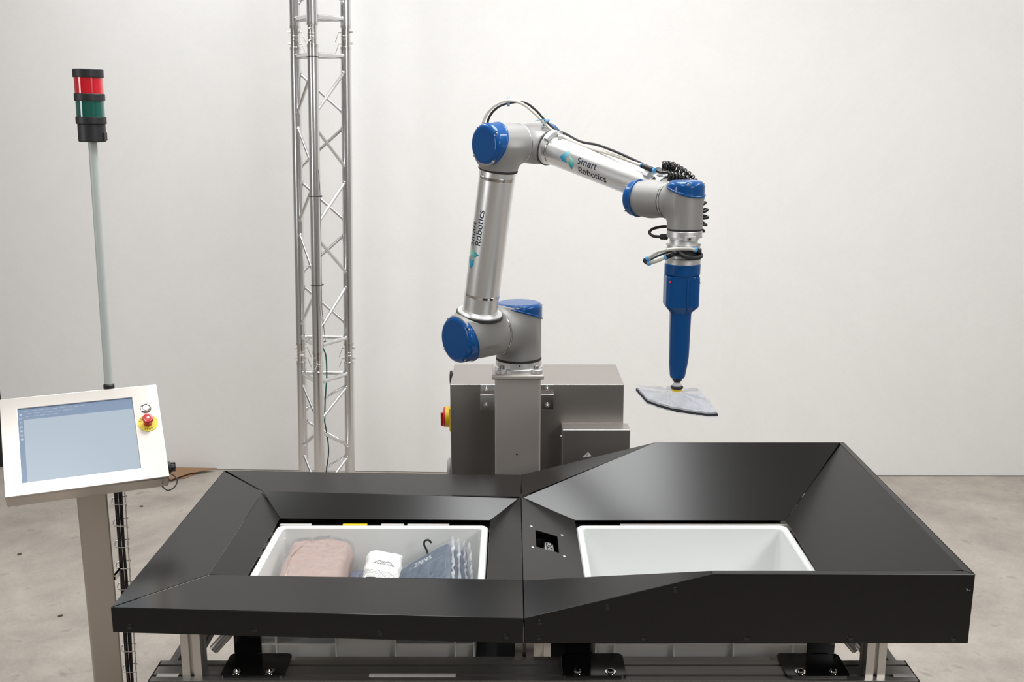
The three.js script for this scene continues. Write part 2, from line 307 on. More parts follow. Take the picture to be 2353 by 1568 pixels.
// ---------------------------------------------------------------- pedestal, control cabinet
{
  const t = thing('robot_pedestal', 'square brushed steel pedestal column with a thick top plate under the robot arm', 'pedestal', V(0.02, 0, -3.367));
  part('column', box(-0.056, 0.094, 0.015, 1.126, -3.442, -3.292, 0.008, 4), M.satin, t);
  part('top_plate', box(-0.066, 0.104, 1.126, 1.1405, -3.45, -3.276, 0.004, 3), M.satin, t);
  part('foot_plate', box(-0.13, 0.17, 0, 0.015, -3.517, -3.217, 0.003), M.stainlessDull, t);
  part('small_screw', cyl(V(0.016, 0.868, -3.293), V(0.016, 0.868, -3.2905), 0.003, 0.0005, 12), M.darkRing, t);
}
{
  const t = thing('control_cabinet', 'brushed stainless steel control cabinet behind the robot pedestal', 'cabinet', V(0.086, 0.42, -3.61));
  part('body', box(-0.213, 0.385, 0.42, 1.0605, -3.765, -3.47, 0.004, 3), M.cabinet, t);
  for (const s of [-1, 1]) {
    const x0 = s < 0 ? -0.109 : 0.094, x1 = s < 0 ? -0.056 : 0.143, cx = s < 0 ? -0.088 : 0.12;
    const b = part('mounting_bracket', mergeGeometries([box(x0, x1, 1.030, 1.060, -3.470, -3.466, 0.0015), box(x0, x1, 1.029, 1.033, -3.470, -3.438, 0.0015), box(x0, x1, 0.978, 1.033, -3.442, -3.438, 0.0015)]), M.steel, t);
    for (const [y, z] of [[1.047, -3.466], [0.995, -3.438]]) {
      part('washer', cyl(V(cx, y, z), V(cx, y, z + 0.002), 0.0095, 0.0004, 20), M.steel, b);
      part('bolt', mergeGeometries([cyl(V(cx, y, z + 0.002), V(cx, y, z + 0.008), 0.0065, 0.001, 6), cyl(V(cx, y, z + 0.008), V(cx, y, z + 0.016), 0.0038, 0.001, 12)]), M.chrome, b);
    }
  }
  const sw = part('switch_base', mergeGeometries([box(-0.219, -0.213, 0.878, 0.962, -3.592, -3.508, 0.002), cyl(V(-0.219, 0.921, -3.55), V(-0.235, 0.921, -3.55), 0.036, 0.002, 40)]), M.yellow, t, 'yellow main switch ring');
  part('switch_disc', cyl(V(-0.235, 0.921, -3.55), V(-0.241, 0.921, -3.55), 0.036, 0.002, 40), M.red, sw);
  part('switch_handle', box(-0.252, -0.241, 0.889, 0.938, -3.558, -3.542, 0.003), M.red, sw, 'red rotary handle');
  part('side_handle', cyl(V(-0.213, 1.046, -3.62), V(-0.222, 1.046, -3.62), 0.026, 0.004, 32), M.blackPlastic, t);
  part('cable_gland', cyl(V(-0.213, 0.735, -3.55), V(-0.230, 0.735, -3.55), 0.032, 0.006, 28), M.greyPlastic, t);
}
{
  const t = thing('connector_box', 'small stainless steel box with a white warning triangle on the cabinet front', 'metal box', V(0.285, 0.5, -3.43));
  part('body', box(0.170, 0.401, 0.5, 0.922, -3.4695, -3.39, 0.004, 3), M.cabinet, t);
  const tri = (p) => { const s = new THREE.Shape(p.map((q) => new THREE.Vector2(...q))); const g = new THREE.ExtrudeGeometry(s, { depth: 0.0006, bevelEnabled: false }); g.translate(0, 0.008, -3.39); return g; };
  part('warning_triangle', tri([[0.2395, 0.8155], [0.2495, 0.8165], [0.2585, 0.8335], [0.2575, 0.8335]]), M.white, t, 'white printed triangle half');
  part('warning_triangle', tri([[0.2530, 0.8170], [0.2705, 0.8205], [0.2605, 0.8335]]), M.white, t, 'white printed triangle half');
  for (const x of [0.166, 0.4015]) part('side_screw', cyl(V(x, 0.885, -3.43), V(x + 0.0035, 0.885, -3.43), 0.005, 0.001, 16), M.steel, t);
}

// ---------------------------------------------------------------- robot arm
const a = V(-0.7353, 0, 0.6777).normalize(), b = V(0.6777, 0, 0.7353).normalize(), up = V(0, 1, 0);
const u = V(0.1301, 0.9814, 0.1412).normalize(), fdir = V(0.6596, -0.2292, 0.7158).normalize();
const B0 = V(0.0223, 1.2792, -3.3668), S0 = V(-0.1115, 1.2792, -3.2435), E0 = V(-0.0319, 1.8798, -3.1571), E2 = V(0.0712, 1.8798, -3.2521), W1 = V(0.4488, 1.7486, -2.8425), W2 = V(0.3643, 1.7486, -2.7646), W3 = V(0.4427, 1.7486, -2.6795);
const off = (p, d, s) => p.clone().addScaledVector(d, s);
const arm = thing('industrial_robot', 'grey six-axis robot arm with blue joint caps on the steel pedestal', 'robot', V(0.0223, 1.1405, -3.3668));
// a cast joint: cylinder along m (from -back to front) with a branch along n
function jointBody(name, c, m, n, R, front, back, Rb, Lb, k = 0.035) {
  const cy = (x, y, z, ax, r, l0, l1) => { const h = x * ax.x + y * ax.y + z * ax.z; const d = Math.sqrt(Math.max(0, x * x + y * y + z * z - h * h)) - r; const e = Math.max(l0 - h, h - l1); return Math.min(Math.max(d, e), 0) + Math.hypot(Math.max(d, 0), Math.max(e, 0)); };
  const f = (x, y, z) => smin(cy(x, y, z, m, R, -back, front), cy(x, y, z, n, Rb, 0, Lb), k);
  const s = Math.max(R, Rb) + 0.012, lo = V(1e9, 1e9, 1e9), hi = V(-1e9, -1e9, -1e9);
  for (const [ax, l] of [[m, front], [m, -back], [n, Lb], [n, 0]]) for (const q of ['x', 'y', 'z']) { const w = s * Math.sqrt(Math.max(0, 1 - ax[q] * ax[q])) + 0.008; lo[q] = Math.min(lo[q], ax[q] * l - w); hi[q] = Math.max(hi[q], ax[q] * l + w); }
  const g = sdfMesh(f, lo, hi, 0.003); g.translate(c.x, c.y, c.z); return part(name, g, M.casting, arm);
}
// blue cap over the +m end; its edge is cut obliquely, longest on the side away from the branch n
function jointCap(c, m, n, R, front, h0, t, label) {
  const r = R + 0.0025, rd = 0.016, q = m.clone().cross(n);
  const nl = Math.hypot(1, t);
  const shape = (x, y, z, rr) => { const h = x * m.x + y * m.y + z * m.z; const d = Math.sqrt(Math.max(0, x * x + y * y + z * z - h * h)); const dx = d - rr + rd, dy = h - front - 0.004 + rd; return Math.min(Math.max(dx, dy), 0) + Math.hypot(Math.max(dx, 0), Math.max(dy, 0)) - rd; };
  const notches = []; for (let i = 0; i < 4; i++) { const w = Math.PI / 4 + i * Math.PI / 2; const e = n.clone().multiplyScalar(Math.cos(w)).addScaledVector(q, Math.sin(w)); notches.push(e.multiplyScalar(r - 0.003).addScaledVector(m, front)); }
  const f = (x, y, z) => {
    const hm = x * m.x + y * m.y + z * m.z, hn = x * n.x + y * n.y + z * n.z; const pl = (front - h0 - (hm - t * hn)) / nl;
    let d = smax(shape(x, y, z, r), pl, 0.002);
    d = Math.min(d, smax(shape(x, y, z, r + 0.0022), smax(pl, -pl - 0.005, 0.002), 0.002));
    for (const p of notches) d = smax(d, 0.0062 - Math.hypot(x - p.x, y - p.y, z - p.z), 0.002);
    return d;
  };
  const lo = V(), hi = V(), s = R + 0.012; for (const w of ['x', 'y', 'z']) { const e = s * Math.sqrt(Math.max(0, 1 - m[w] * m[w])) + 0.006, l0 = m[w] * (front - h0 - t * R - 0.01), l1 = m[w] * (front + 0.008); lo[w] = Math.min(l0, l1) - e; hi[w] = Math.max(l0, l1) + e; }
  const g = sdfMesh(f, lo, hi, 0.0024); g.translate(c.x, c.y, c.z); const cap = part('joint_cap', g, M.blue, arm, label);
  for (const p of notches) { const e = c.clone().add(p).addScaledVector(m, -0.004); part('cap_screw', cyl(e, off(e, m, 0.003), 0.0032, 0.0005, 10), M.steel, cap); }
  return cap;
}
const ringPart = (name, c, d, r, h, mat, bev = 0.0008) => part(name, cyl(off(c, d, -h / 2), off(c, d, h / 2), r, bev, 56), mat, arm);
// base
part('base_flange', turned([[0, 0], [0.079, 0], [0.079, 0.012], [0.0755, 0.014], [0.0755, 0.034], [0, 0.034]], V(0.0223, 1.1405, -3.3668), up, 56), M.alu, arm);
for (const [sx, sz] of [[-1, 1], [1, 1], [-1, -1], [1, -1]]) {
  const c = V(0.0223 + sx * 0.0585, 1.1405, -3.3668 + sz * 0.0585);
  const lug = part('flange_lug', cyl(c, off(c, up, 0.014), 0.0195, 0.002, 28), M.alu, arm);
  part('flange_bolt', mergeGeometries([cyl(off(c, up, 0.014), off(c, up, 0.016), 0.0098, 0.0004, 20), cyl(off(c, up, 0.016), off(c, up, 0.0255), 0.0072, 0.001, 18)]), M.steel, lug);
}
part('flange_screw', cyl(V(0.024, 1.168, -3.2925), V(0.024, 1.168, -3.2895), 0.0026, 0.0004, 12), M.darkRing, arm);
ringPart('seal_ring', V(0.0223, 1.1775, -3.3668), up, 0.0757, 0.006, M.rubber);
jointBody('base_joint', B0, up, a, 0.0745, 0.078, 0.098, 0.0705, 0.094, 0.03);
jointCap(B0, up, a, 0.0745, 0.082, 0.034, 0.33, 'glossy blue cap on the upright base joint');
ringPart('joint_ring', off(B0, a, 0.0965), a, 0.0725, 0.003, M.rubber);
ringPart('joint_ring', off(B0, a, 0.0995), a, 0.0742, 0.003, M.steel);
// shoulder
const sh = a.clone();
jointBody('shoulder_joint', S0, sh, u, 0.0725, 0.083, S0.distanceTo(B0) - 0.101, 0.0725, 0.068, 0.03);
jointCap(S0, sh, u, 0.0725, 0.087, 0.034, 0.3, 'glossy blue cap on the shoulder joint');
ringPart('seal_ring', off(S0, u, 0.0725), u, 0.0745, 0.011, M.darkRing);
part('tube_socket', turned([[0, 0], [0.071, 0], [0.0705, 0.004], [0.058, 0.007], [0.0545, 0.012], [0.0545, 0.06], [0, 0.06]], off(S0, u, 0.077), u, 56), M.aluTube, arm);
ringPart('steel_band', off(S0, u, 0.1405), u, 0.0552, 0.009, M.chrome);
const upperTube = part('upper_arm_tube', cyl(off(S0, u, 0.145), off(E0, u, -0.1045), 0.0545, 0.001, 72), M.aluTube, arm);
ringPart('steel_band', off(E0, u, -0.1), u, 0.0552, 0.0095, M.chrome);
ringPart('tube_collar', off(E0, u, -0.087), u, 0.0555, 0.017, M.aluTube);
ringPart('seal_ring', off(E0, u, -0.0755), u, 0.0595, 0.006, M.rubber);
part('band_clasp', box(-0.134, -0.126, 1.418, 1.436, -3.245, -3.225, 0.002), M.steel, arm);
part('shoulder_screw', cyl(V(-0.18, 1.343, -3.225), V(-0.183, 1.3485, -3.222), 0.005, 0.001, 12), M.steel, arm);
// elbow
const dEl = E0.distanceTo(E2);
jointBody('elbow_joint', E0, a, u.clone().negate(), 0.0605, 0.063, dEl / 2 - 0.002, 0.0585, 0.0725, 0.028);
jointCap(E0, a, u.clone().negate(), 0.0605, 0.066, 0.03, 0.36, 'glossy blue cap on the elbow joint');
ringPart('joint_ring', off(E0, a, -dEl / 2), a, 0.0595, 0.003, M.rubber);
ringPart('joint_ring', off(E0, a, -dEl / 2 + 0.0028), a, 0.062, 0.0025, M.alu);
jointBody('forearm_root_joint', E2, a.clone().negate(), fdir, 0.058, 0.062, dEl / 2 - 0.003, 0.05, 0.056, 0.03);
jointCap(E2, a.clone().negate(), fdir, 0.058, 0.066, 0.03, 0.34, 'blue cap on the far side of the elbow');
ringPart('seal_ring', off(E2, fdir, 0.0605), fdir, 0.052, 0.009, M.darkRing);
part('tube_socket', turned([[0, 0], [0.049, 0], [0.0485, 0.004], [0.0445, 0.008], [0.0435, 0.02], [0, 0.02]], off(E2, fdir, 0.065), fdir, 56), M.aluTube, arm);
ringPart('steel_band', off(E2, fdir, 0.0875), fdir, 0.0442, 0.007, M.chrome);
const foreTube = part('forearm_tube', cyl(off(E2, fdir, 0.091), off(W1, fdir, -0.075), 0.0435, 0.001, 72), M.aluTube, arm);
ringPart('steel_band', off(W1, fdir, -0.0705), fdir, 0.0442, 0.008, M.chrome);
ringPart('tube_collar', off(W1, fdir, -0.058), fdir, 0.043, 0.016, M.aluTube);
ringPart('seal_ring', off(W1, fdir, -0.048), fdir, 0.0425, 0.004, M.rubber);
// wrist
const dW = W1.distanceTo(W2), dW2 = W2.distanceTo(W3);
jointBody('wrist_joint', W1, a.clone().negate(), fdir.clone().negate(), 0.0455, 0.058, dW / 2, 0.0415, 0.046, 0.02);
jointCap(W1, a.clone().negate(), fdir.clone().negate(), 0.0455, 0.061, 0.024, 0.36, 'blue cap on the far side of the wrist');
jointBody('wrist_joint', W2, b.clone().negate(), a.clone().negate(), 0.0455, 0.058, dW2 / 2 - 0.002, 0.0445, dW / 2, 0.02);
jointCap(W2, b.clone().negate(), a.clone().negate(), 0.0455, 0.061, 0.024, 0.12, 'glossy blue cap on the level wrist joint');
ringPart('joint_ring', off(W2, b, dW2 / 2), b, 0.0456, 0.0035, M.rubber);
ringPart('joint_ring', off(W2, b, dW2 / 2 + 0.0025), b, 0.0474, 0.0022, M.alu);
jointBody('tool_joint', W3, up, b.clone().negate(), 0.0455, 0.046, 0.0685, 0.0445, dW2 / 2 - 0.004, 0.02);
jointCap(W3, up, b.clone().negate(), 0.0455, 0.05, 0.024, 0.3, 'glossy blue cap on top of the tool joint');
ringPart('seal_ring', V(W3.x, 1.678, W3.z), up, 0.0448, 0.004, M.rubber);
const tf = part('tool_flange', turned([[0, 0], [0.0365, 0], [0.0365, 0.004], [0.04, 0.0045], [0.0455, 0.009], [0.0455, 0.0225], [0.0448, 0.0245], [0, 0.0245]], V(W3.x, 1.6515, W3.z), up, 56), M.alu, arm);
part('flange_recess', box(W3.x - 0.006, W3.x + 0.022, 1.6525, 1.6655, W3.z + 0.038, W3.z + 0.0456, 0.001), M.alu, tf);
part('flange_socket', mergeGeometries([cyl(V(W3.x + 0.006, 1.659, W3.z + 0.0455), V(W3.x + 0.006, 1.659, W3.z + 0.0485), 0.0048, 0.0006, 16)]), M.stainlessDull, tf);
part('socket_hole', cyl(V(W3.x + 0.006, 1.659, W3.z + 0.0485), V(W3.x + 0.006, 1.659, W3.z + 0.0489), 0.0026, 0.0001, 12), M.blackPlastic, tf);
// hoses, clamps, coils
{
  const wh = [[-0.083, 1.86, -3.245], [-0.087, 1.9, -3.24], [-0.089, 1.931, -3.22], [-0.076, 1.967, -3.21], [-0.047, 1.995, -3.2], [-0.011, 2.007, -3.2], [0.031, 1.997, -3.2], [0.067, 1.97, -3.2], [0.1, 1.938, -3.2], [0.121, 1.919, -3.19], [0.147, 1.904, -3.17], [0.207, 1.878, -3.1], [0.275, 1.857, -3.01], [0.318, 1.843, -2.95], [0.353, 1.83, -2.905]];
  const bl = [[-0.07, 1.86, -3.26], [-0.073, 1.9, -3.25], [-0.075, 1.938, -3.24], [-0.064, 1.966, -3.23], [-0.041, 1.988, -3.22], [-0.011, 1.999, -3.22], [0.037, 2.001, -3.22], [0.07, 1.98, -3.22], [0.099, 1.949, -3.22], [0.129, 1.923, -3.21], [0.161, 1.909, -3.19], [0.202, 1.888, -3.12], [0.243, 1.881, -3.06], [0.281, 1.868, -3], [0.319, 1.852, -2.95], [0.358, 1.834, -2.91]];
  part('air_hose', capped(wh, 0.0044, 160), M.hoseWhite, arm, 'cream air hose looping over the elbow');
  part('signal_cable', capped(bl, 0.0036, 160), M.rubber, arm, 'black cable looping over the elbow');
  for (const [c, d] of [[V(-0.011, 2.003, -3.21), V(1, 0.05, 0)], [V(0.102, 1.943, -3.208), V(0.7, -0.7, 0.1)]]) {
    const g = new THREE.TorusGeometry(0.0105, 0.0019, 8, 28); g.scale(1, 1.15, 2.2); g.applyMatrix4(new THREE.Matrix4().makeRotationFromQuaternion(new THREE.Quaternion().setFromUnitVectors(V(0, 0, 1), d.normalize()))); g.translate(c.x, c.y, c.z); part('cable_tie', g, M.tieBlue, arm, 'light blue cable tie');
  }
  part('tie_tail', capped([[0.1, 1.95, -3.2], [0.085, 1.951, -3.19], [0.07, 1.947, -3.18]], 0.0014, 20, 6), M.tieBlue, arm);
  // arc shaped plastic clamps on the forearm
  const sideV = fdir.clone().cross(up).normalize(), topV = sideV.clone().cross(fdir).normalize();
  for (const s of [0.096, 0.4925]) {
    const c = off(E2, fdir, s), r0 = 0.0437, r1 = 0.0545, sh2 = new THREE.Shape(), n = 20, A0 = -0.55, A1 = 0.85;
    for (let i = 0; i <= n; i++) { const w = A0 + (A1 - A0) * i / n, rr = r1 + 0.004 * Math.sin(Math.PI * i / n); sh2[i ? 'lineTo' : 'moveTo'](Math.sin(w) * rr, Math.cos(w) * rr); }
    for (let i = n; i >= 0; i--) { const w = A0 + (A1 - A0) * i / n; sh2.lineTo(Math.sin(w) * r0, Math.cos(w) * r0); }
    const g = new THREE.ExtrudeGeometry(sh2, { depth: 0.016, bevelEnabled: true, bevelSize: 0.001, bevelThickness: 0.001, bevelSegments: 2, steps: 1 });
    // local x: towards the camera side, local y: top, z: along the arm
    const xv = sideV.clone(); g.applyMatrix4(new THREE.Matrix4().makeBasis(xv, topV, xv.clone().cross(topV)).setPosition(off(c, fdir, s < 0.2 ? -0.008 : -0.008)));
    const cl = part('hose_clamp', g, M.greyPlastic, arm, 'light grey arc-shaped hose clamp');
    const cc = off(off(off(c, topV, 0.046), xv, 0.012), fdir, 0.014); part('clamp_tab', box(cc.x - 0.006, cc.x + 0.006, cc.y - 0.006, cc.y + 0.006, cc.z - 0.006, cc.z + 0.006, 0.002), M.greyPlastic, cl);
  }
  const F0 = V(0.356, 1.829, -2.902), F1 = V(0.384, 1.819, -2.868);
  const fit = part('hose_fitting', cyl(F0, F1, 0.0072, 0.002, 20), M.blackPlastic, arm);
  part('release_collar', cyl(off(F0, F1.clone().sub(F0).normalize(), -0.004), F0, 0.0062, 0.0008, 18), M.collarBlue, fit);
  part('release_collar', cyl(F1, off(F1, F1.clone().sub(F0).normalize(), 0.006), 0.0078, 0.001, 18), M.collarBlue, fit);
  const coil = (pts, r, turns, w, tailA, tailB) => {
    const c = new THREE.CatmullRomCurve3(pts.map(A3)); const out = tailA ? tailA.map(A3) : []; const N = turns * 14;
    for (let i = 0; i <= N; i++) { const s = i / N, p = c.getPoint(s), tg = c.getTangent(s); const n1 = V(0, 0, 1).cross(tg).normalize(), n2 = tg.clone().cross(n1); const q = s * turns * 2 * Math.PI; out.push(p.addScaledVector(n1, r * Math.cos(q)).addScaledVector(n2, r * Math.sin(q))); }
    if (tailB) out.push(...tailB.map(A3));
    return new THREE.TubeGeometry(new THREE.CatmullRomCurve3(out), N * 2, w, 8);
  };
  part('coiled_cable', coil([[0.409, 1.826, -2.862], [0.43, 1.826, -2.868], [0.456, 1.813, -2.872], [0.482, 1.795, -2.872], [0.498, 1.772, -2.87], [0.505, 1.75, -2.86]], 0.0135, 13, 0.0041), M.blackSmooth, arm, 'thick black coiled cable over the wrist');
  part('coiled_cable', coil([[0.414, 1.806, -2.812], [0.436, 1.802, -2.816], [0.458, 1.796, -2.82], [0.48, 1.782, -2.83]], 0.0105, 7, 0.0041, [[0.388, 1.818, -2.83], [0.398, 1.815, -2.82]]), M.blackSmooth, arm, 'short black coiled cable over the wrist');
  part('coiled_cable', coil([[0.497, 1.75, -2.8], [0.506, 1.725, -2.79], [0.509, 1.7, -2.785], [0.503, 1.675, -2.78], [0.492, 1.655, -2.77]], 0.0115, 6, 0.0042), M.blackSmooth, arm, 'black coiled cable behind the tool joint');
  part('looped_cable', capped([[0.418, 1.678, -2.735], [0.402, 1.678, -2.75], [0.388, 1.6765, -2.75], [0.368, 1.672, -2.74], [0.3595, 1.665, -2.73], [0.366, 1.6575, -2.72], [0.382, 1.656, -2.71], [0.39, 1.6565, -2.705]], 0.0038, 60), M.rubber, arm);
  part('cable_plug', cyl(V(0.386, 1.6562, -2.708), V(0.402, 1.657, -2.697), 0.0075, 0.0015, 20), M.rubber, arm);
}
// printed name and sign on both tubes
function logoCanvas(g, w, h, smart = '#17243c') {
  g.clearRect(0, 0, w, h); const X = (x) => (x - 920) / 800 * w, Y = (y) => (y - 290) / 330 * h;
  const poly = (p, c0, c1, gx0, gy0, gx1, gy1) => { const gr = g.createLinearGradient(X(gx0), Y(gy0), X(gx1), Y(gy1)); gr.addColorStop(0, c0); gr.addColorStop(1, c1); g.fillStyle = gr; g.beginPath(); p.forEach((q, i) => g[i ? 'lineTo' : 'moveTo'](X(q[0]), Y(q[1]))); g.closePath(); g.fill(); };
  poly([[1052, 304], [932, 447], [985, 494], [1061, 497], [1030, 443], [1063, 384]], '#1b86b8', '#a5d6c8', 950, 470, 1060, 310);
  poly([[1065, 383], [1157, 418], [1179, 464], [1131, 572], [1071, 493], [1103, 436]], '#9fd8bd', '#2a93b0', 1120, 420, 1100, 560);
  g.fillStyle = smart; g.textBaseline = 'alphabetic';
  g.save(); g.translate(X(1212), Y(448)); const s = h / 330; g.scale(1, 1); g.font = `${Math.round(118 * s)}px sans-serif`;
  let tw = g.measureText('Smart').width; g.scale((X(1521) - X(1212)) / tw, 1); g.fillText('Smart', 0, 0); g.lineWidth = 4; g.strokeStyle = smart; g.strokeText('Smart', 0, 0); g.restore();
  g.save(); g.translate(X(1238), Y(572)); g.font = `${Math.round(118 * s)}px sans-serif`; tw = g.measureText('Robotics').width; g.scale((X(1692) - X(1238)) / tw, 1); g.fillText('Robotics', 0, 0); g.lineWidth = 4; g.strokeStyle = smart; g.strokeText('Robotics', 0, 0); g.restore();
}
const logoTex = canvasTex(1024, 420, (g, w, h) => logoCanvas(g, w, h));
const logoMat = std({ map: logoTex, transparent: true, roughness: 0.75, metalness: 0, side: THREE.DoubleSide });
// patch on a tube: axis d from point p, textLeft..textRight measured along d, centre angle from front vector
function tubePrint(p, d, r, s0, s1, front, side, a0, a1, flip) {
  const n = 24, m = 24, pos = [], uv = [], nor = [], idx = [];
  for (let j = 0; j <= m; j++) for (let i = 0; i <= n; i++) {
    const s = s0 + (s1 - s0) * i / n, w = a0 + (a1 - a0) * j / m; const q = front.clone().multiplyScalar(Math.cos(w)).addScaledVector(side, Math.sin(w));
    const c = off(off(p, d, s), q, r + 0.00035); pos.push(c.x, c.y, c.z); nor.push(q.x, q.y, q.z); uv.push(i / n, 1 - j / m);
  }
  for (let j = 0; j < m; j++) for (let i = 0; i < n; i++) { const k = j * (n + 1) + i; idx.push(k, k + n + 1, k + 1, k + 1, k + n + 1, k + n + 2); }
  const g = new THREE.BufferGeometry(); g.setAttribute('position', new THREE.Float32BufferAttribute(pos, 3)); g.setAttribute('normal', new THREE.Float32BufferAttribute(nor, 3)); g.setAttribute('uv', new THREE.Float32BufferAttribute(uv, 2)); g.setIndex(idx); return g;
}
{
  const toCam = V(0, 1.97, 0).sub(off(E2, fdir, 0.25)); const fr = toCam.addScaledVector(fdir, -toCam.dot(fdir)).normalize(), dn = fdir.clone().cross(fr).normalize(); if (dn.y > 0) dn.negate();
  part('printed_name', tubePrint(E2, fdir, 0.0435, 0.150, 0.352, fr, dn, -0.5, 1.1), logoMat, foreTube, 'printed name and sign on the forearm');
  const tc = V(0, 1.97, 0).sub(off(S0, u, 0.32)); const fr2 = tc.addScaledVector(u, -tc.dot(u)).normalize(); const lt = u.clone().cross(fr2).normalize(); if (lt.x > 0) lt.negate();
  part('printed_name', tubePrint(S0, u, 0.0545, 0.224, 0.424, fr2, lt, 1.6, 0.28), logoMat, upperTube, 'printed name and sign on the upper arm');
}

// ---------------------------------------------------------------- vacuum gripper and the bag it holds
const TX = W3.x, TZ = W3.z;
{
  const t = thing('vacuum_gripper', 'long blue vacuum gripper with a suction cup hanging from the robot wrist', 'gripper', V(TX, 1.252, TZ));
  part('coupling', turned([[0, 0], [0.045, 0], [0.045, 0.013], [0.04, 0.015], [0.038, 0.03], [0.0425, 0.032], [0.0425, 0.046], [0.0445, 0.047], [0.0445, 0.0495], [0.036, 0.0495], [0.036, 0.06], [0, 0.06]], V(TX - 0.001, 1.591, TZ), up, 56), M.alu, t);
  part('valve_ring', turned([[0.041, 0], [0.0455, 0], [0.0455, 0.016], [0.041, 0.016]], V(TX, 1.613, TZ), up, 40), M.blackPlastic, t);
  // housing: rounded square sections
  const sect = (y, w, d, r) => { const out = []; const n = 7; const hw = w / 2, hd = d / 2; for (const [cx, cz, a0] of [[hw - r, hd - r, 0], [-hw + r, hd - r, 1], [-hw + r, -hd + r, 2], [hw - r, -hd + r, 3]]) for (let i = 0; i < n; i++) { const w2 = (a0 + i / (n - 1)) * Math.PI / 2; out.push([cx + r * Math.cos(w2), y, cz + r * Math.sin(w2)]); } return out; };
  const loft = (rings) => { const n = rings[0].length, tri = []; const q = (p) => tri.push(...p); for (let k = 0; k + 1 < rings.length; k++) for (let i = 0; i < n; i++) { const j = (i + 1) % n, A = rings[k][i], B = rings[k][j], C = rings[k + 1][j], D = rings[k + 1][i]; q(A); q(D); q(B); q(B); q(D); q(C); } const cap = (R, f) => { for (let i = 1; i + 1 < n; i++) { if (f) { q(R[0]); q(R[i]); q(R[i + 1]); } else { q(R[0]); q(R[i + 1]); q(R[i]); } } }; cap(rings[0], true); cap(rings[rings.length - 1], false); const g = new THREE.BufferGeometry(); g.setAttribute('position', new THREE.Float32BufferAttribute(tri, 3)); g.setAttribute('uv', new THREE.BufferAttribute(new Float32Array(tri.length / 3 * 2), 2)); return g; };
  const smooth = (g, ang = 0.5) => { // creased normals
    const p = g.attributes.position, n = p.count, fn = [], map = new Map(); const A = V(), B = V(), C = V();
    for (let i = 0; i < n; i += 3) { A.fromBufferAttribute(p, i); B.fromBufferAttribute(p, i + 1); C.fromBufferAttribute(p, i + 2); const m = B.clone().sub(A).cross(C.clone().sub(A)); fn.push(m); for (let k = 0; k < 3; k++) { const key = [p.getX(i + k), p.getY(i + k), p.getZ(i + k)].map((x) => Math.round(x * 1e5)).join(); if (!map.has(key)) map.set(key, []); map.get(key).push(i / 3); } }
    const nor = new Float32Array(n * 3); for (let i = 0; i < n; i++) { const key = [p.getX(i), p.getY(i), p.getZ(i)].map((x) => Math.round(x * 1e5)).join(); const me = fn[Math.floor(i / 3)].clone().normalize(), s = V(); for (const f of map.get(key)) if (fn[f].clone().normalize().dot(me) > Math.cos(ang)) s.add(fn[f]); s.normalize(); nor.set([s.x, s.y, s.z], i * 3); }
    g.setAttribute('normal', new THREE.BufferAttribute(nor, 3)); return g;
  };
  const R = (y, w, d, r, dx = 0) => sect(y, w, d, r).map(([x, yy, z]) => [TX - 0.003 + dx + x, yy, TZ + z]);
  part('collar', turned([[0, 0], [0.0405, 0], [0.0455, 0.003], [0.0462, 0.006], [0.0462, 0.029], [0.045, 0.0315], [0, 0.0315]], V(TX - 0.002, 1.5595, TZ), up, 56), M.toolBlue, t);
  part('housing', smooth(loft([R(1.2845, 0.03, 0.03, 0.0149, -0.002), R(1.287, 0.037, 0.037, 0.0184, -0.002), R(1.293, 0.0405, 0.0405, 0.0195, -0.002), R(1.325, 0.0485, 0.0485, 0.022, -0.001), R(1.345, 0.051, 0.051, 0.022, 0), R(1.40, 0.0525, 0.0525, 0.02, 0), R(1.458, 0.0535, 0.0535, 0.018, 0), R(1.463, 0.055, 0.055, 0.018, 0), R(1.48, 0.084, 0.08, 0.016, 0), R(1.486, 0.0862, 0.081, 0.016, 0), R(1.556, 0.0872, 0.082, 0.018, 0), R(1.561, 0.084, 0.08, 0.02, 0)]).scale(1, 1, 1), 0.45), M.toolBlue, t);
  part('raised_rib', capped([[TX + 0.008, 1.552, TZ + 0.0405], [TX + 0.008, 1.488, TZ + 0.0405], [TX + 0.0085, 1.478, TZ + 0.0375], [TX + 0.009, 1.462, TZ + 0.026]], 0.0032, 30, 10), M.toolBlue, t);
  part('status_light', new THREE.SphereGeometry(0.003, 14, 10).translate(TX - 0.0375, 1.5475, TZ + 0.036), std({ color: lin(0.5, 0.01, 0.01), emissive: lin(1, 0.03, 0.02), emissiveIntensity: 0.7 }), t, 'small red indicator light');
  part('side_screw', cyl(V(TX + 0.039, 1.546, TZ + 0.03), V(TX + 0.0415, 1.546, TZ + 0.032), 0.003, 0.0006, 12), M.steel, t);
  const cx = TX - 0.0055, cup = part('suction_cup', turned([[0, 0], [0.0085, 0], [0.0085, 0.008], [0.0125, 0.009], [0.0125, 0.0155], [0.008, 0.017], [0, 0.017]], V(cx, 1.269, TZ), up, 32), M.blackPlastic, t);
  part('bellows', turned([[0.0085, 0.012], [0.009, 0.009], [0.0115, 0.006], [0.0125, 0.003], [0.012, 0]], V(cx, 1.2615, TZ), up, 32), M.greyPlastic, cup, 'pale grey rubber bellows');
  part('cup_ring', turned([[0, 0], [0.012, 0], [0.0165, 0.002], [0.0168, 0.006], [0.0145, 0.0085], [0.011, 0.0085]], V(cx, 1.2552, TZ), up, 36), M.rubber, cup);
  part('cup_lip', turned([[0, 0], [0.0132, 0], [0.014, 0.003], [0.0125, 0.0055], [0, 0.0055]], V(cx, 1.2503, TZ), up, 36), M.yellow, cup, 'yellow suction lip');
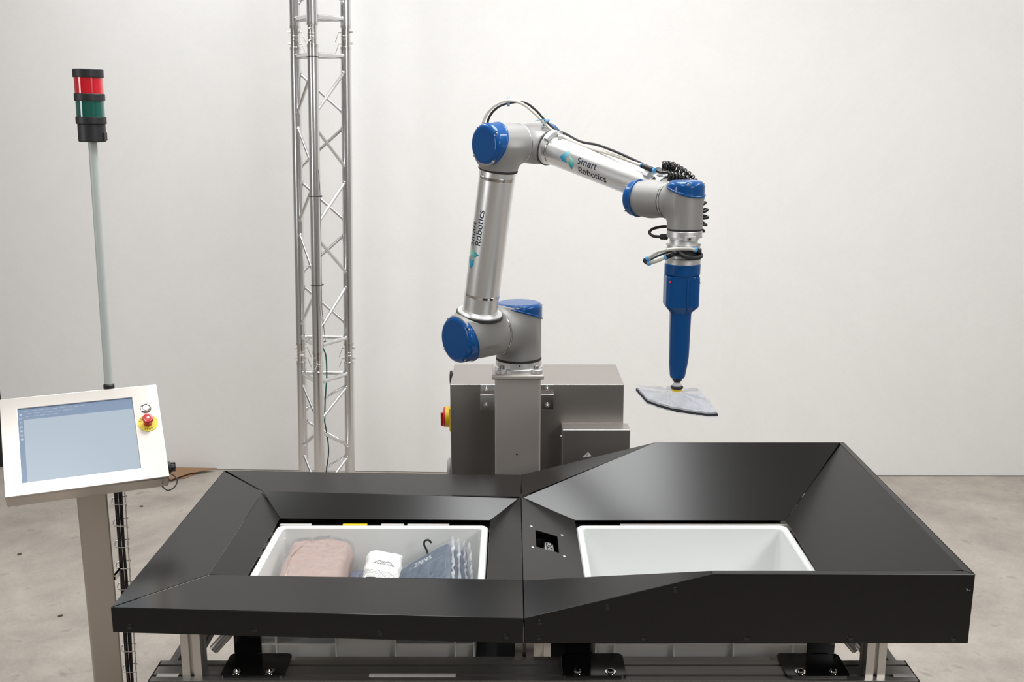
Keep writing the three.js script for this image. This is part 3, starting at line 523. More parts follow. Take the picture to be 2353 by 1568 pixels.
  // air hoses around the coupling
  part('air_hose', capped([[0.472, 1.63, -2.632], [0.458, 1.6345, -2.615], [0.439, 1.6385, -2.604], [0.406, 1.6375, -2.602], [0.37, 1.63, -2.61], [0.343, 1.61, -2.628]], 0.0042, 60), M.hoseClear, t);
  part('air_hose', capped([[0.3465, 1.5985, -2.628], [0.365, 1.6055, -2.613], [0.387, 1.6165, -2.609]], 0.0042, 30), M.hoseClear, t);
  const f1 = part('elbow_fitting', capped([[0.3425, 1.609, -2.6285], [0.337, 1.604, -2.634], [0.345, 1.598, -2.6285]], 0.0055, 20, 10), M.blackPlastic, t);
  part('release_collar', cyl(V(0.341, 1.6085, -2.63), V(0.347, 1.613, -2.626), 0.0064, 0.001, 18), M.collarBlue, f1); part('release_collar', cyl(V(0.344, 1.5975, -2.6295), V(0.351, 1.6, -2.6245), 0.0064, 0.001, 18), M.collarBlue, f1);
  const f2 = part('straight_fitting', capped([[0.388, 1.617, -2.609], [0.402, 1.6225, -2.611], [0.416, 1.6275, -2.628]], 0.0066, 20, 12), M.blackSmooth, t);
  part('release_collar', cyl(V(0.383, 1.6146, -2.6095), V(0.388, 1.617, -2.609), 0.0072, 0.001, 18), M.collarBlue, f2);
  part('release_collar', cyl(V(0.458, 1.6345, -2.615), V(0.4635, 1.633, -2.621), 0.0064, 0.001, 18), M.collarBlue, t);
  part('elbow_fitting', capped([[0.464, 1.633, -2.622], [0.474, 1.6285, -2.634], [0.477, 1.621, -2.645]], 0.0062, 16, 10), M.blackSmooth, t);
  part('looped_cable', capped([[0.425, 1.622, -2.633], [0.435, 1.6165, -2.622], [0.452, 1.6135, -2.612], [0.472, 1.6135, -2.622], [0.4815, 1.6165, -2.65], [0.474, 1.621, -2.676]], 0.0058, 50, 12), M.rubber, t);
  part('thin_cable', capped([[0.35, 1.606, -2.632], [0.37, 1.615, -2.64], [0.39, 1.623, -2.64], [0.405, 1.63, -2.645]], 0.0028, 30, 8), M.rubber, t);
}
{
  const t = thing('bagged_garment', 'clear plastic bag with a folded garment hanging from the suction cup', 'bag', V(0.44, 1.185, TZ));
  // outline of the hanging bag: corners below the cup
  const cor = [V(0.3305, 1.2565, -2.715), V(0.3475, 1.2525, -2.60), V(0.5415, 1.2075, -2.63), V(0.519, 1.2265, -2.765)];
  const apex = V(0.4365, 1.2485, TZ);
  const base = (s, w) => { const p = cor[0].clone().multiplyScalar((1 - s) * (1 - w)).addScaledVector(cor[3], s * (1 - w)).addScaledVector(cor[1], (1 - s) * w).addScaledVector(cor[2], s * w); p.y -= 0.02 * 4 * s * (1 - s) * (0.35 + 0.65 * 4 * w * (1 - w)); return p; };
  const grid = (n, m, fn) => { const pos = [], uv = [], idx = []; for (let j = 0; j <= m; j++) for (let i = 0; i <= n; i++) { const p = fn(i / n, j / m); pos.push(p.x, p.y, p.z); uv.push(i / n * 0.24, j / m * 0.2); } for (let j = 0; j < m; j++) for (let i = 0; i < n; i++) { const k = j * (n + 1) + i; idx.push(k, k + n + 1, k + 1, k + 1, k + n + 1, k + n + 2); } const g = new THREE.BufferGeometry(); g.setAttribute('position', new THREE.Float32BufferAttribute(pos, 3)); g.setAttribute('uv', new THREE.Float32BufferAttribute(uv, 2)); g.setIndex(idx); g.computeVertexNormals(); return g; };
  const mid = base(0.52, 0.5);
  const film = grid(70, 50, (s, w) => {
    const p = base(s, w), lift = apex.y - mid.y; const dx = p.x - apex.x, dz = p.z - apex.z, r = Math.hypot(dx, dz), an = Math.atan2(dz, dx);
    const edge = Math.min(s, 1 - s, w, 1 - w); const k = Math.max(0, 1 - r / 0.125) ** 1.25 * Math.min(1, edge / 0.1);
    const ripple = (0.006 * Math.sin(an * 7 + 1) + 0.003 * Math.sin(an * 13)) * Math.min(1, r / 0.05) * Math.min(1, edge / 0.08);
    p.y += lift * Math.min(1, k * 1.12) + ripple + 0.001 * noise(s * 14, w * 14, 3); if (r < 0.014) p.y = apex.y; p.y = Math.min(p.y, Math.max(apex.y + 0.002, base(s, w).y + 0.004)); return p;
  });
  part('plastic_film', film, M.filmMilky, t, 'wrinkled clear plastic film');
  const slab = (s0, s1, w0, w1, dy, th) => { const top = (s, w) => { const p = base(s0 + (s1 - s0) * s, w0 + (w1 - w0) * w); p.y += dy + 0.0012 * noise(s * 6, w * 6, 8); return p; }; return mergeGeometries([grid(30, 20, top), grid(30, 20, (s, w) => { const p = top(1 - s, w); p.y -= th; return p; }), grid(30, 2, (s, w) => { const p = top(s, 1); p.y -= th * w; return p; }), grid(30, 2, (s, w) => { const p = top(1 - s, 0); p.y -= th * w; return p; }), grid(20, 2, (s, w) => { const p = top(1, 1 - s); p.y -= th * w; return p; }), grid(20, 2, (s, w) => { const p = top(0, s); p.y -= th * w; return p; })]); };
  part('folded_garment', slab(0.03, 0.97, 0.04, 0.965, -0.0035, 0.005), M.garmentLight, t, 'pale grey folded garment');
  part('dark_lining', slab(0.012, 0.99, 0.012, 0.99, -0.0085, 0.006), M.garmentDark, t, 'dark grey lower layer');
  part('film_underside', slab(0, 1, 0, 1, -0.0165, 0.0008), M.film, t);
}

// ---------------------------------------------------------------- trays
const RIM_LOW = 0.8765, RIM_HIGH = 0.98, SKIRT = 0.815, LOW = 0.83;
const lerp3 = (p, q, s) => [p[0] + (q[0] - p[0]) * s, p[1] + (q[1] - p[1]) * s, p[2] + (q[2] - p[2]) * s];
function rimBolt(x, y, z, parent) {
  const bt = part('button_bolt', turned([[0, 0.0028], [0.003, 0.003], [0.0058, 0.002], [0.0068, 0], [0, 0]].reverse(), V(x, y, z), V(0, 0, 1), 20), M.blackSmooth, parent);
  part('hex_socket', cyl(V(x, y, z + 0.0026), V(x, y, z + 0.0032), 0.0022, 0.0001, 6), M.rubber, bt);
}
{
  const t = thing('picking_tray', 'low black metal tray surround around the filled tote', 'tray', V(-0.44, SKIRT, -2.6));
  const FL = [-0.908, RIM_LOW, -2.180], FC = [0.0255, RIM_LOW, -2.129], BC = [0.0255, RIM_LOW, -3.067], BL = [-0.901, RIM_LOW, -3.106];
  const iFL = [-0.735, RIM_LOW, -2.353], iBL = [-0.735, RIM_LOW, -2.918], iBC = [0.0255, RIM_LOW, -2.881], iFC = [0.0255, RIM_LOW, -2.322];
  const lFL = [-0.667, LOW, -2.44], lBL = [-0.667, LOW, -2.825], lBR = [-0.063, LOW, -2.812], lFR = [-0.063, LOW, -2.42];
  const g = 0.0012;      // joint gap between panels
  part('front_panel', sheet([[FL[0] + 0.003, RIM_LOW, FL[2] - g * 0.3], FC, iFC, [iFL[0] + 0.003, RIM_LOW, iFL[2] + g]], 0.002), M.black, t);
  part('side_panel', sheet([FL, [iFL[0] - g, RIM_LOW, iFL[2]], [iBL[0] - g, RIM_LOW, iBL[2]], BL].map((p, i) => (i === 0 ? [p[0], p[1], p[2] - 0.003] : i === 3 ? [p[0], p[1], p[2] + 0.004] : p)), 0.002), M.black, t);
  part('back_panel', sheet([iBC, BC, [BL[0] + 0.006, RIM_LOW, BL[2]], [iBL[0] + 0.003, RIM_LOW, iBL[2]]], 0.002), M.black, t);
  part('back_slope', sheet([lBL, lBR, iBC, iBL], 0.002), M.black, t);
  part('front_slope', sheet([lFR, lFL, iFL, iFC], 0.002), M.black, t);
  part('side_slope', sheet([lFL, lBL, iBL, iFL], 0.002), M.black, t);
  part('ridge_slope', sheet([lBR, lFR, [0.0248, RIM_LOW, iFC[2]], [0.0248, RIM_LOW, iBC[2]]], 0.002), M.black, t);
  const skirt = (p, q) => sheet([[p[0], SKIRT, p[2]], [q[0], SKIRT, q[2]], [q[0], q[1], q[2]], [p[0], p[1], p[2]]], 0.003);
  const fs = part('front_skirt', skirt(FL, [FC[0] - 0.0012, FC[1], FC[2]]), M.black, t);
  part('back_skirt', skirt(BC, BL), M.black, t); part('side_skirt', skirt(BL, FL), M.black, t);
  for (const [x, y] of [[-0.867, 0.831], [-0.58, 0.8315], [-0.295, 0.832], [-0.013, 0.8305]]) rimBolt(x, y, FL[2] + (x - FL[0]) / (FC[0] - FL[0]) * (FC[2] - FL[2]) + 0.0005, fs);
}
{
  const t = thing('drop_hopper', 'tall black metal hopper with sloping walls around the empty tote', 'hopper', V(0.52, SKIRT, -2.6));
  const X0 = 0.0275, XR = 0.440, X1 = 1.018, ZF = -2.130, ZB = -3.072, lip = 0.019;
  const iB = [X0, RIM_LOW, -2.881], iF = [X0, RIM_LOW, -2.322];
  const bHL = [XR, RIM_HIGH, ZB + 0.004], bHR = [X1 - 0.012, RIM_HIGH, ZB + 0.006], fHL = [XR, RIM_HIGH, ZF - lip], fHR = [X1 - lip, RIM_HIGH, ZF - lip];
  const lBL = [0.181, LOW, -2.812], lBR = [0.783, LOW, -2.812], lFR = [0.775, LOW, -2.40], lFL = [0.182, LOW, -2.40];
  part('back_slope', sheet([lBL, lBR, bHR, bHL, iB], 0.002), M.black, t);
  part('side_slope', sheet([lBR, lFR, fHR, bHR], 0.002), M.black, t);
  part('front_slope', sheet([lFR, lFL, iF, fHL, fHR], 0.002), M.black, t);
  // ridge side with the window of the camera
  const rp = (x, z) => [x, RIM_LOW - (x - X0) * (RIM_LOW - LOW) / (0.181 - X0), z];
  const rs = part('ridge_slope', sheet([lFL, lBL, iB, iF], 0.002, [[rp(0.064, -2.656), rp(0.123, -2.656), rp(0.123, -2.546), rp(0.064, -2.546)]]), M.black, t);
  for (const [x, z] of [[0.053, -2.672], [0.136, -2.672], [0.054, -2.533], [0.136, -2.532]]) { const c = A3(rp(x, z)), n = V(0.2886, 0.957, 0).normalize(); part('panel_screw', cyl(c, off(c, n, 0.0012), 0.0037, 0.0005, 16), M.white, rs); }
  // tapering top flanges front and back, then the thin rim
  const flangeF = sheet([[X0, RIM_LOW, ZF], [XR, RIM_HIGH, ZF], [XR, RIM_HIGH, ZF - lip], iF], 0.002);
  part('front_flange', flangeF, M.black, t);
  part('back_flange', sheet([iB, [XR, RIM_HIGH, ZB + 0.004], [XR, RIM_HIGH, ZB], [X0, RIM_LOW, -3.067]], 0.002), M.black, t);
  part('front_rim', sheet([[XR + 0.001, RIM_HIGH, ZF], [X1 - 0.002, RIM_HIGH, ZF], [X1 - lip - 0.001, RIM_HIGH, ZF - lip], [XR + 0.001, RIM_HIGH, ZF - lip]], 0.0022), M.black, t);
  part('side_rim', sheet([[X1, RIM_HIGH, ZF - 0.002], [X1 + 0.004, RIM_HIGH, ZB], [bHR[0], RIM_HIGH, ZB + 0.004], [X1 - lip, RIM_HIGH, ZF - lip - 0.001]], 0.0022), M.black, t);
  part('back_rim', sheet([[XR, RIM_HIGH, ZB + 0.004], [bHR[0], RIM_HIGH, ZB + 0.005], [X1 + 0.003, RIM_HIGH, ZB], [XR, RIM_HIGH, ZB]], 0.0022), M.black, t);
  const fs = part('front_skirt', sheet([[X0, SKIRT, ZF], [X1 - 0.002, SKIRT, ZF], [X1 - 0.001, RIM_HIGH, ZF], [XR, RIM_HIGH, ZF], [X0, RIM_LOW, ZF]], 0.003), M.black, t);
  part('back_skirt', sheet([[X1 + 0.004, SKIRT, ZB], [X0, SKIRT, ZB + 0.005], [X0, RIM_LOW, ZB + 0.005], [XR, RIM_HIGH, ZB], [X1 + 0.004, RIM_HIGH, ZB]], 0.003), M.black, t);
  part('side_skirt', sheet([[X1 - 0.001, SKIRT, ZF - 0.003], [X1 + 0.004, SKIRT, ZB], [X1 + 0.004, RIM_HIGH, ZB], [X1 - 0.001, RIM_HIGH, ZF - 0.003]], 0.003), M.black, t);
  for (const [x, y] of [[0.061, 0.868 - 0.002], [0.06, 0.829], [0.21, 0.903], [0.359, 0.944], [0.292, 0.828], [0.522, 0.828], [0.752, 0.828], [0.981, 0.827]]) rimBolt(x, y, ZF + 0.0003, fs);
  // chipped paint near the upper corner of the skirt
  const chip = (p) => { const g = new THREE.ExtrudeGeometry(new THREE.Shape(p.map((q) => new THREE.Vector2(...q))), { depth: 0.0002, bevelEnabled: false }); g.translate(0, 0, ZF + 0.0002); return g; };
  part('paint_chip', chip([[1.000, 0.948], [1.003, 0.944], [1.0015, 0.9415]]), M.white, fs, 'bare chip in the black paint'); part('paint_chip', chip([[1.0065, 0.943], [1.0085, 0.9405], [1.0075, 0.9435]]), M.white, fs, 'bare chip in the black paint');
}
{
  const t = thing('depth_camera', 'small silver-edged camera with round lenses inside the hopper window', 'camera', V(0.095, 0.76, -2.62));
  const m = new THREE.Matrix4().makeBasis(V(0.957, -0.2886, 0), V(0, 0, -1), V(0.2886, 0.957, 0)).setPosition(V(0.1, 0.832, -2.602));
  const pill = (w, l, d, z0) => { const s = new THREE.Shape(), r = w / 2; s.absarc(0, l / 2 - r, r, 0, Math.PI); s.absarc(0, -l / 2 + r, r, Math.PI, 2 * Math.PI); const g = new THREE.ExtrudeGeometry(s, { depth: d, bevelEnabled: true, bevelSize: 0.0006, bevelThickness: 0.0006, bevelSegments: 2, curveSegments: 16 }); g.translate(0, 0, z0); g.applyMatrix4(m); return g; };
  part('housing', pill(0.0225, 0.09, 0.02, -0.02), M.alu, t); part('face_glass', pill(0.0165, 0.083, 0.0008, 0.0002), M.blackSmooth, t);
  for (const [y, r] of [[0.033, 0.0048], [0.0185, 0.0068], [-0.004, 0.0045], [-0.022, 0.0048]]) { const c = V(0, y, 0.0016).applyMatrix4(m), n = V(0.2886, 0.957, 0).normalize(); const l = part('lens', cyl(c, off(c, n, 0.0012), r, 0.0004, 24), M.lensGlass, t); part('lens_ring', turned([[r - 0.001, 0], [r + 0.0006, 0], [r + 0.0006, 0.0016], [r - 0.001, 0.0016]], c, n, 24), M.greyPlastic, l); }
  part('holder', box(0.055, 0.086, 0.765, 0.772, -2.66, -2.54, 0.001), M.blackPlastic, t);
  part('holder', box(0.086, 0.089, 0.765, 0.835, -2.648, -2.556, 0.001), M.steel, t);
  part('cover_box', mergeGeometries([box(0.03, 0.178, 0.76, 0.763, -2.70, -2.50, 0.001), box(0.03, 0.033, 0.76, 0.866, -2.70, -2.50, 0.001), box(0.175, 0.178, 0.76, 0.824, -2.70, -2.50, 0.001), box(0.03, 0.178, 0.76, 0.822, -2.70, -2.697, 0.001), box(0.03, 0.178, 0.76, 0.822, -2.503, -2.50, 0.001)]), M.blackPlastic, t);
}

// ---------------------------------------------------------------- totes
function rr(cx, cz, w, d, r, y, n = 6) { const o = []; const hw = w / 2 - r, hd = d / 2 - r; for (const [sx, sz, k] of [[1, 1, 0], [-1, 1, 1], [-1, -1, 2], [1, -1, 3]]) for (let i = 0; i <= n; i++) { const q = (k + i / n) * Math.PI / 2; o.push([cx + sx * hw + r * Math.cos(q), y, cz + sz * hd + r * Math.sin(q)]); } return o; }
function rings(list, capFirst, capLast) {
  const tri = []; const n = list[0].length;
  for (let k = 0; k + 1 < list.length; k++) for (let i = 0; i < n; i++) { const j = (i + 1) % n; tri.push(...list[k][i], ...list[k + 1][i], ...list[k][j], ...list[k][j], ...list[k + 1][i], ...list[k + 1][j]); }
  const cap = (R, f) => { for (let i = 1; i + 1 < n; i++) tri.push(...R[0], ...R[f ? i : i + 1], ...R[f ? i + 1 : i]); };
  if (capFirst) cap(list[0], true); if (capLast) cap(list[list.length - 1], false);
  const g = new THREE.BufferGeometry(); g.setAttribute('position', new THREE.Float32BufferAttribute(tri, 3)); g.setAttribute('uv', new THREE.BufferAttribute(new Float32Array(tri.length / 3 * 2), 2)); g.computeVertexNormals(); return boxUV(g);
}
function tote(cx, label) {
  const cz = -2.6, T = 0.82, B = 0.6, t = thing('plastic_tote', label, 'tote', V(cx, B, cz), 'plastic totes set into the table');
  part('shell', rings([rr(cx, cz, 0.55, 0.35, 0.02, B), rr(cx, cz, 0.562, 0.362, 0.02, T - 0.05), rr(cx, cz, 0.562, 0.362, 0.02, T - 0.03), rr(cx, cz, 0.600, 0.400, 0.02, T - 0.028), rr(cx, cz, 0.600, 0.400, 0.02, T - 0.003), rr(cx, cz, 0.594, 0.394, 0.018, T), rr(cx, cz, 0.568, 0.368, 0.014, T), rr(cx, cz, 0.562, 0.362, 0.012, T - 0.004), rr(cx, cz, 0.535, 0.335, 0.012, B + 0.008)], true, true), M.tote, t);
  for (const x of [-0.272, -0.225, -0.075, 0.075, 0.225, 0.272]) part('upright_rib', box(cx + x - 0.002, cx + x + 0.002, B + 0.02, T - 0.028, cz + 0.17, cz + 0.197, 0.0008), M.tote, t);
  for (const [p, q] of [[-0.272, -0.075], [0.075, 0.272]]) part('level_rib', box(cx + p, cx + q, 0.662, 0.666, cz + 0.17, cz + 0.196, 0.0008), M.tote, t);
  return t;
}
tote(-0.368, 'pale grey plastic tote filled with bagged clothing');
tote(0.483, 'pale grey empty plastic tote inside the tall hopper');

// ---------------------------------------------------------------- goods in the tote
// a soft slab: local x width, y length, z thickness, placed by a matrix
function softSlab(w, l, h, round, amp, freq, sd, mat4, n = 28) {
  const g = new RoundedBoxGeometry(w, l, h, n > 20 ? 6 : 3, Math.min(round, h * 0.49)); let q = new THREE.BoxGeometry(w, l, h, n, n, 5);
  const p = q.attributes.position, uv = q.attributes.uv;
  for (let i = 0; i < p.count; i++) {
    let x = p.getX(i), y = p.getY(i), z = p.getZ(i); const ex = Math.abs(x) / (w / 2), ey = Math.abs(y) / (l / 2);
    uv.setXY(i, x / w + 0.5, y / l + 0.5);
    const f = Math.pow(Math.max(0, 1 - Math.pow(ex, 8)), 0.5) * Math.pow(Math.max(0, 1 - Math.pow(ey, 8)), 0.5);
    z *= 0.35 + 0.65 * f; const k = Math.max(ex, ey); const rc = 1 - 0.06 * Math.pow(ex * ey, 4); x *= rc; y *= rc;
    z += amp * fbm(x * freq + sd, y * freq, sd * 1.7, 3) * (z > 0 ? 1 : 0.5); x += amp * 0.6 * noise(y * freq, z * freq, sd); y += amp * 0.6 * noise(x * freq, z * freq, sd + 5);
    p.setXYZ(i, x, y, z);
  }
  q.computeVertexNormals(); q.applyMatrix4(mat4); return q;
}
const frame = (o, x, y) => { const X = x.clone().normalize(), Z = X.clone().cross(y).normalize(), Y = Z.clone().cross(X); return new THREE.Matrix4().makeBasis(X, Y, Z).setPosition(o); };
{
  const t = thing('bagged_sweater', 'folded pale pink sweater in a clear bag in the tote', 'clothing', V(-0.535, 0.61, -2.62));
  const m = frame(V(-0.533, 0.72, -2.613), V(1, 0.0, 0.02), V(-0.02, 0.22, -1));
  part('folded_sweater', softSlab(0.172, 0.27, 0.15, 0.06, 0.009, 11, 2.1, m, 44), M.pink, t);
  const ln = (pts, r, name) => part(name, capped(pts.map((q) => V(...q).applyMatrix4(m)), r, 40, 6), M.pink, t);
  ln([[-0.062, -0.12, 0.078], [-0.058, -0.03, 0.0795], [-0.064, 0.03, 0.078], [-0.045, 0.075, 0.077], [-0.02, 0.118, 0.07]], 0.0022, 'fold_seam');
  part('plastic_bag', softSlab(0.184, 0.29, 0.163, 0.06, 0.009, 11, 2.1, m, 60), M.film, t, 'crinkled clear plastic bag');
}
{
  const sockTex = canvasTex(512, 512, (g, w, h) => {
    g.fillStyle = '#f4f4f2'; g.fillRect(0, 0, w, h);
    g.fillStyle = '#55545c'; for (let y = 200; y < 262; y += 13) for (let x = 0; x < w; x += 20) { g.beginPath(); g.arc(x + (Math.round(y / 13) % 2) * 10, y, 3.4, 0, 7); g.fill(); }
    g.fillStyle = '#3c3a42'; g.fillRect(60, 262, 300, 250);
    g.strokeStyle = '#26262a'; g.lineWidth = 6; g.lineJoin = 'round'; g.translate(0, 22); g.scale(1, 0.55);
    for (const sx of [-1, 1]) { g.save(); g.translate(262, 190); g.scale(sx, 1); g.beginPath(); g.moveTo(8, -14); g.quadraticCurveTo(70, -62, 150, 26); g.lineTo(118, 12); g.lineTo(112, 26); g.lineTo(86, 8); g.lineTo(78, 24); g.lineTo(54, 6); g.lineTo(44, 20); g.lineTo(10, 8); g.stroke(); g.lineWidth = 4; g.beginPath(); g.moveTo(20, -8); g.quadraticCurveTo(70, -34, 112, 4); g.stroke(); g.lineWidth = 6; g.restore(); }
    g.beginPath(); g.ellipse(262, 186, 14, 20, 0, 0, 7); g.stroke();
  });
  const sockMat = std({ map: sockTex, roughness: 0.95, bumpMap: grainBump, bumpScale: 0.0004 });
  const t = thing('folded_socks', 'folded white socks with a small winged emblem in the tote', 'socks', V(-0.362, 0.61, -2.6));
  const m = frame(V(-0.356, 0.735, -2.61), V(1, -0.16, 0.03), V(0.06, 0.62, -0.78));
  part('sock_pair', softSlab(0.098, 0.17, 0.05, 0.02, 0.005, 22, 4.2, m, 30), sockMat, t);
  const m2 = frame(V(-0.363, 0.700, -2.625), V(1, -0.05, 0.03), V(0.06, 0.62, -0.78));
  part('sock_fold', softSlab(0.094, 0.15, 0.04, 0.02, 0.005, 18, 9.2, m2, 24), M.white, t);
}
{
  const greyTex = canvasTex(256, 256, (g, w, h) => { g.fillStyle = '#666a7a'; g.fillRect(0, 0, w, h); g.save(); g.translate(150, 96); g.rotate(-1.35); g.fillStyle = '#22232a'; g.font = 'bold 34px sans-serif'; g.fillText('CERRIDS', -70, 10); g.restore(); });
  const t = thing('grey_packet', 'small slate grey packet between the pink sweater and the socks', 'packet', V(-0.43, 0.61, -2.6));
  part('packet', softSlab(0.048, 0.16, 0.03, 0.01, 0.003, 20, 3.3, frame(V(-0.422, 0.7, -2.6), V(1, 0.12, 0.1), V(-0.05, 0.45, -0.9)), 24), std({ map: greyTex, roughness: 0.5 }), t);
}
{
  const packetTex = (first) => canvasTex(512, 512, (g, w, h) => {
    g.fillStyle = '#5f7184'; g.fillRect(0, 0, w, h);
    if (first) {
      g.fillStyle = '#eef1f4'; g.font = 'bold 52px sans-serif'; g.save(); g.translate(200, 80); g.scale(1.15, 1); g.fillText('2NNS', 0, 0); g.restore(); g.fillRect(160, 60, 14, 5);
      g.strokeStyle = '#9fb0c0'; g.lineWidth = 3; g.strokeRect(330, 120, 150, 190);
      g.fillStyle = '#2c3947'; for (let i = 0; i < 9; i++) g.fillRect(190 + (i % 3) * 12, 200 + i * 17, 120 + (i * 37) % 90, 4);
      g.fillStyle = '#1e2731'; g.font = 'bold 40px sans-serif'; g.fillText('\u267B', 330, 420); g.fillText('\u2716', 400, 420);
    } else { g.strokeStyle = '#93a4b6'; g.lineWidth = 3; g.strokeRect(380, 90, 90, 200); g.fillStyle = '#33414f'; for (let i = 0; i < 6; i++) g.fillRect(300, 330 + i * 18, 140, 4); }
  });
  const texA = packetTex(true), texB = packetTex(false);
  const matA = std({ map: texA, roughness: 0.55 }), matB = std({ map: texB, roughness: 0.55 });
  const labels = ['slate blue garment in a printed clear bag leaning uppermost of the tote packets', 'slate blue bagged garment directly under the printed uppermost packet', 'slate blue bagged garment third in the leaning row, next to the violet one', 'grey violet bagged garment last in the leaning row against the tote wall'];
  const spots = [[-0.246, 0.7225, -2.623, 0, 0.2], [-0.226, 0.7145, -2.623, 0.02, 0.195], [-0.205, 0.707, -2.622, 0.05, 0.19], [-0.186, 0.706, -2.618, 0.08, 0.185]];
  spots.forEach(([x, y, z, turn, w], i) => {
    const t = thing('bagged_packet', labels[i], 'packet', V(x, 0.61, z), 'bagged garments leaning in the tote');
    const X = V(0.16, 0.115 + turn * 0.3, 0.033), Y = V(-0.01, 0.06, -0.16);
    const m = frame(V(x, y, z), X, Y);
    part('folded_garment', softSlab(w, 0.2, 0.012, 0.006, 0.003, 16, 2.2 + i, m, 30), i === 0 ? matA : i === 3 ? std({ color: lin(0.16, 0.15, 0.19), roughness: 0.7 }) : matB, t);
    part('plastic_bag', softSlab(w + 0.02, 0.22, 0.019, 0.008, 0.003, 16, 2.2 + i, m, 40), M.film, t, 'clear glossy plastic bag');
    const rib = [], ruv = [], rix = [], N = 26;      // gathered film along the free edge of the bag, whitened for its glints
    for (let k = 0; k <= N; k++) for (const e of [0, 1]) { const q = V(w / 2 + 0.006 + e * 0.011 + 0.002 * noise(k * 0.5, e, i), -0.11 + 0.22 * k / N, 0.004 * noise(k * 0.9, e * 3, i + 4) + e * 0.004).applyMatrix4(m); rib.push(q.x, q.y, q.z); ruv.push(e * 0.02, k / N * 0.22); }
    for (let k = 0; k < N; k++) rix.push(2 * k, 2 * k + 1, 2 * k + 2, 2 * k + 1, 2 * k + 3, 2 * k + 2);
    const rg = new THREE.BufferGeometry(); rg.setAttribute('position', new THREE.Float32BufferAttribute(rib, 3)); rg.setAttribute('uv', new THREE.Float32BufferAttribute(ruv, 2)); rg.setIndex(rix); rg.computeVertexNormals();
    part('bag_seam_glint', rg, M.filmSeamGlint, t, 'gathered edge of the bag with its glint as whitish colour');
    if (i === 0) part('hanger_hook', capped([[-0.232, 0.765, -2.71], [-0.238, 0.785, -2.712], [-0.244, 0.797, -2.714], [-0.242, 0.809, -2.714], [-0.232, 0.812, -2.714], [-0.225, 0.805, -2.714]], 0.0029, 30, 10), M.blackPlastic, t, 'black plastic hanger hook');
  });
}

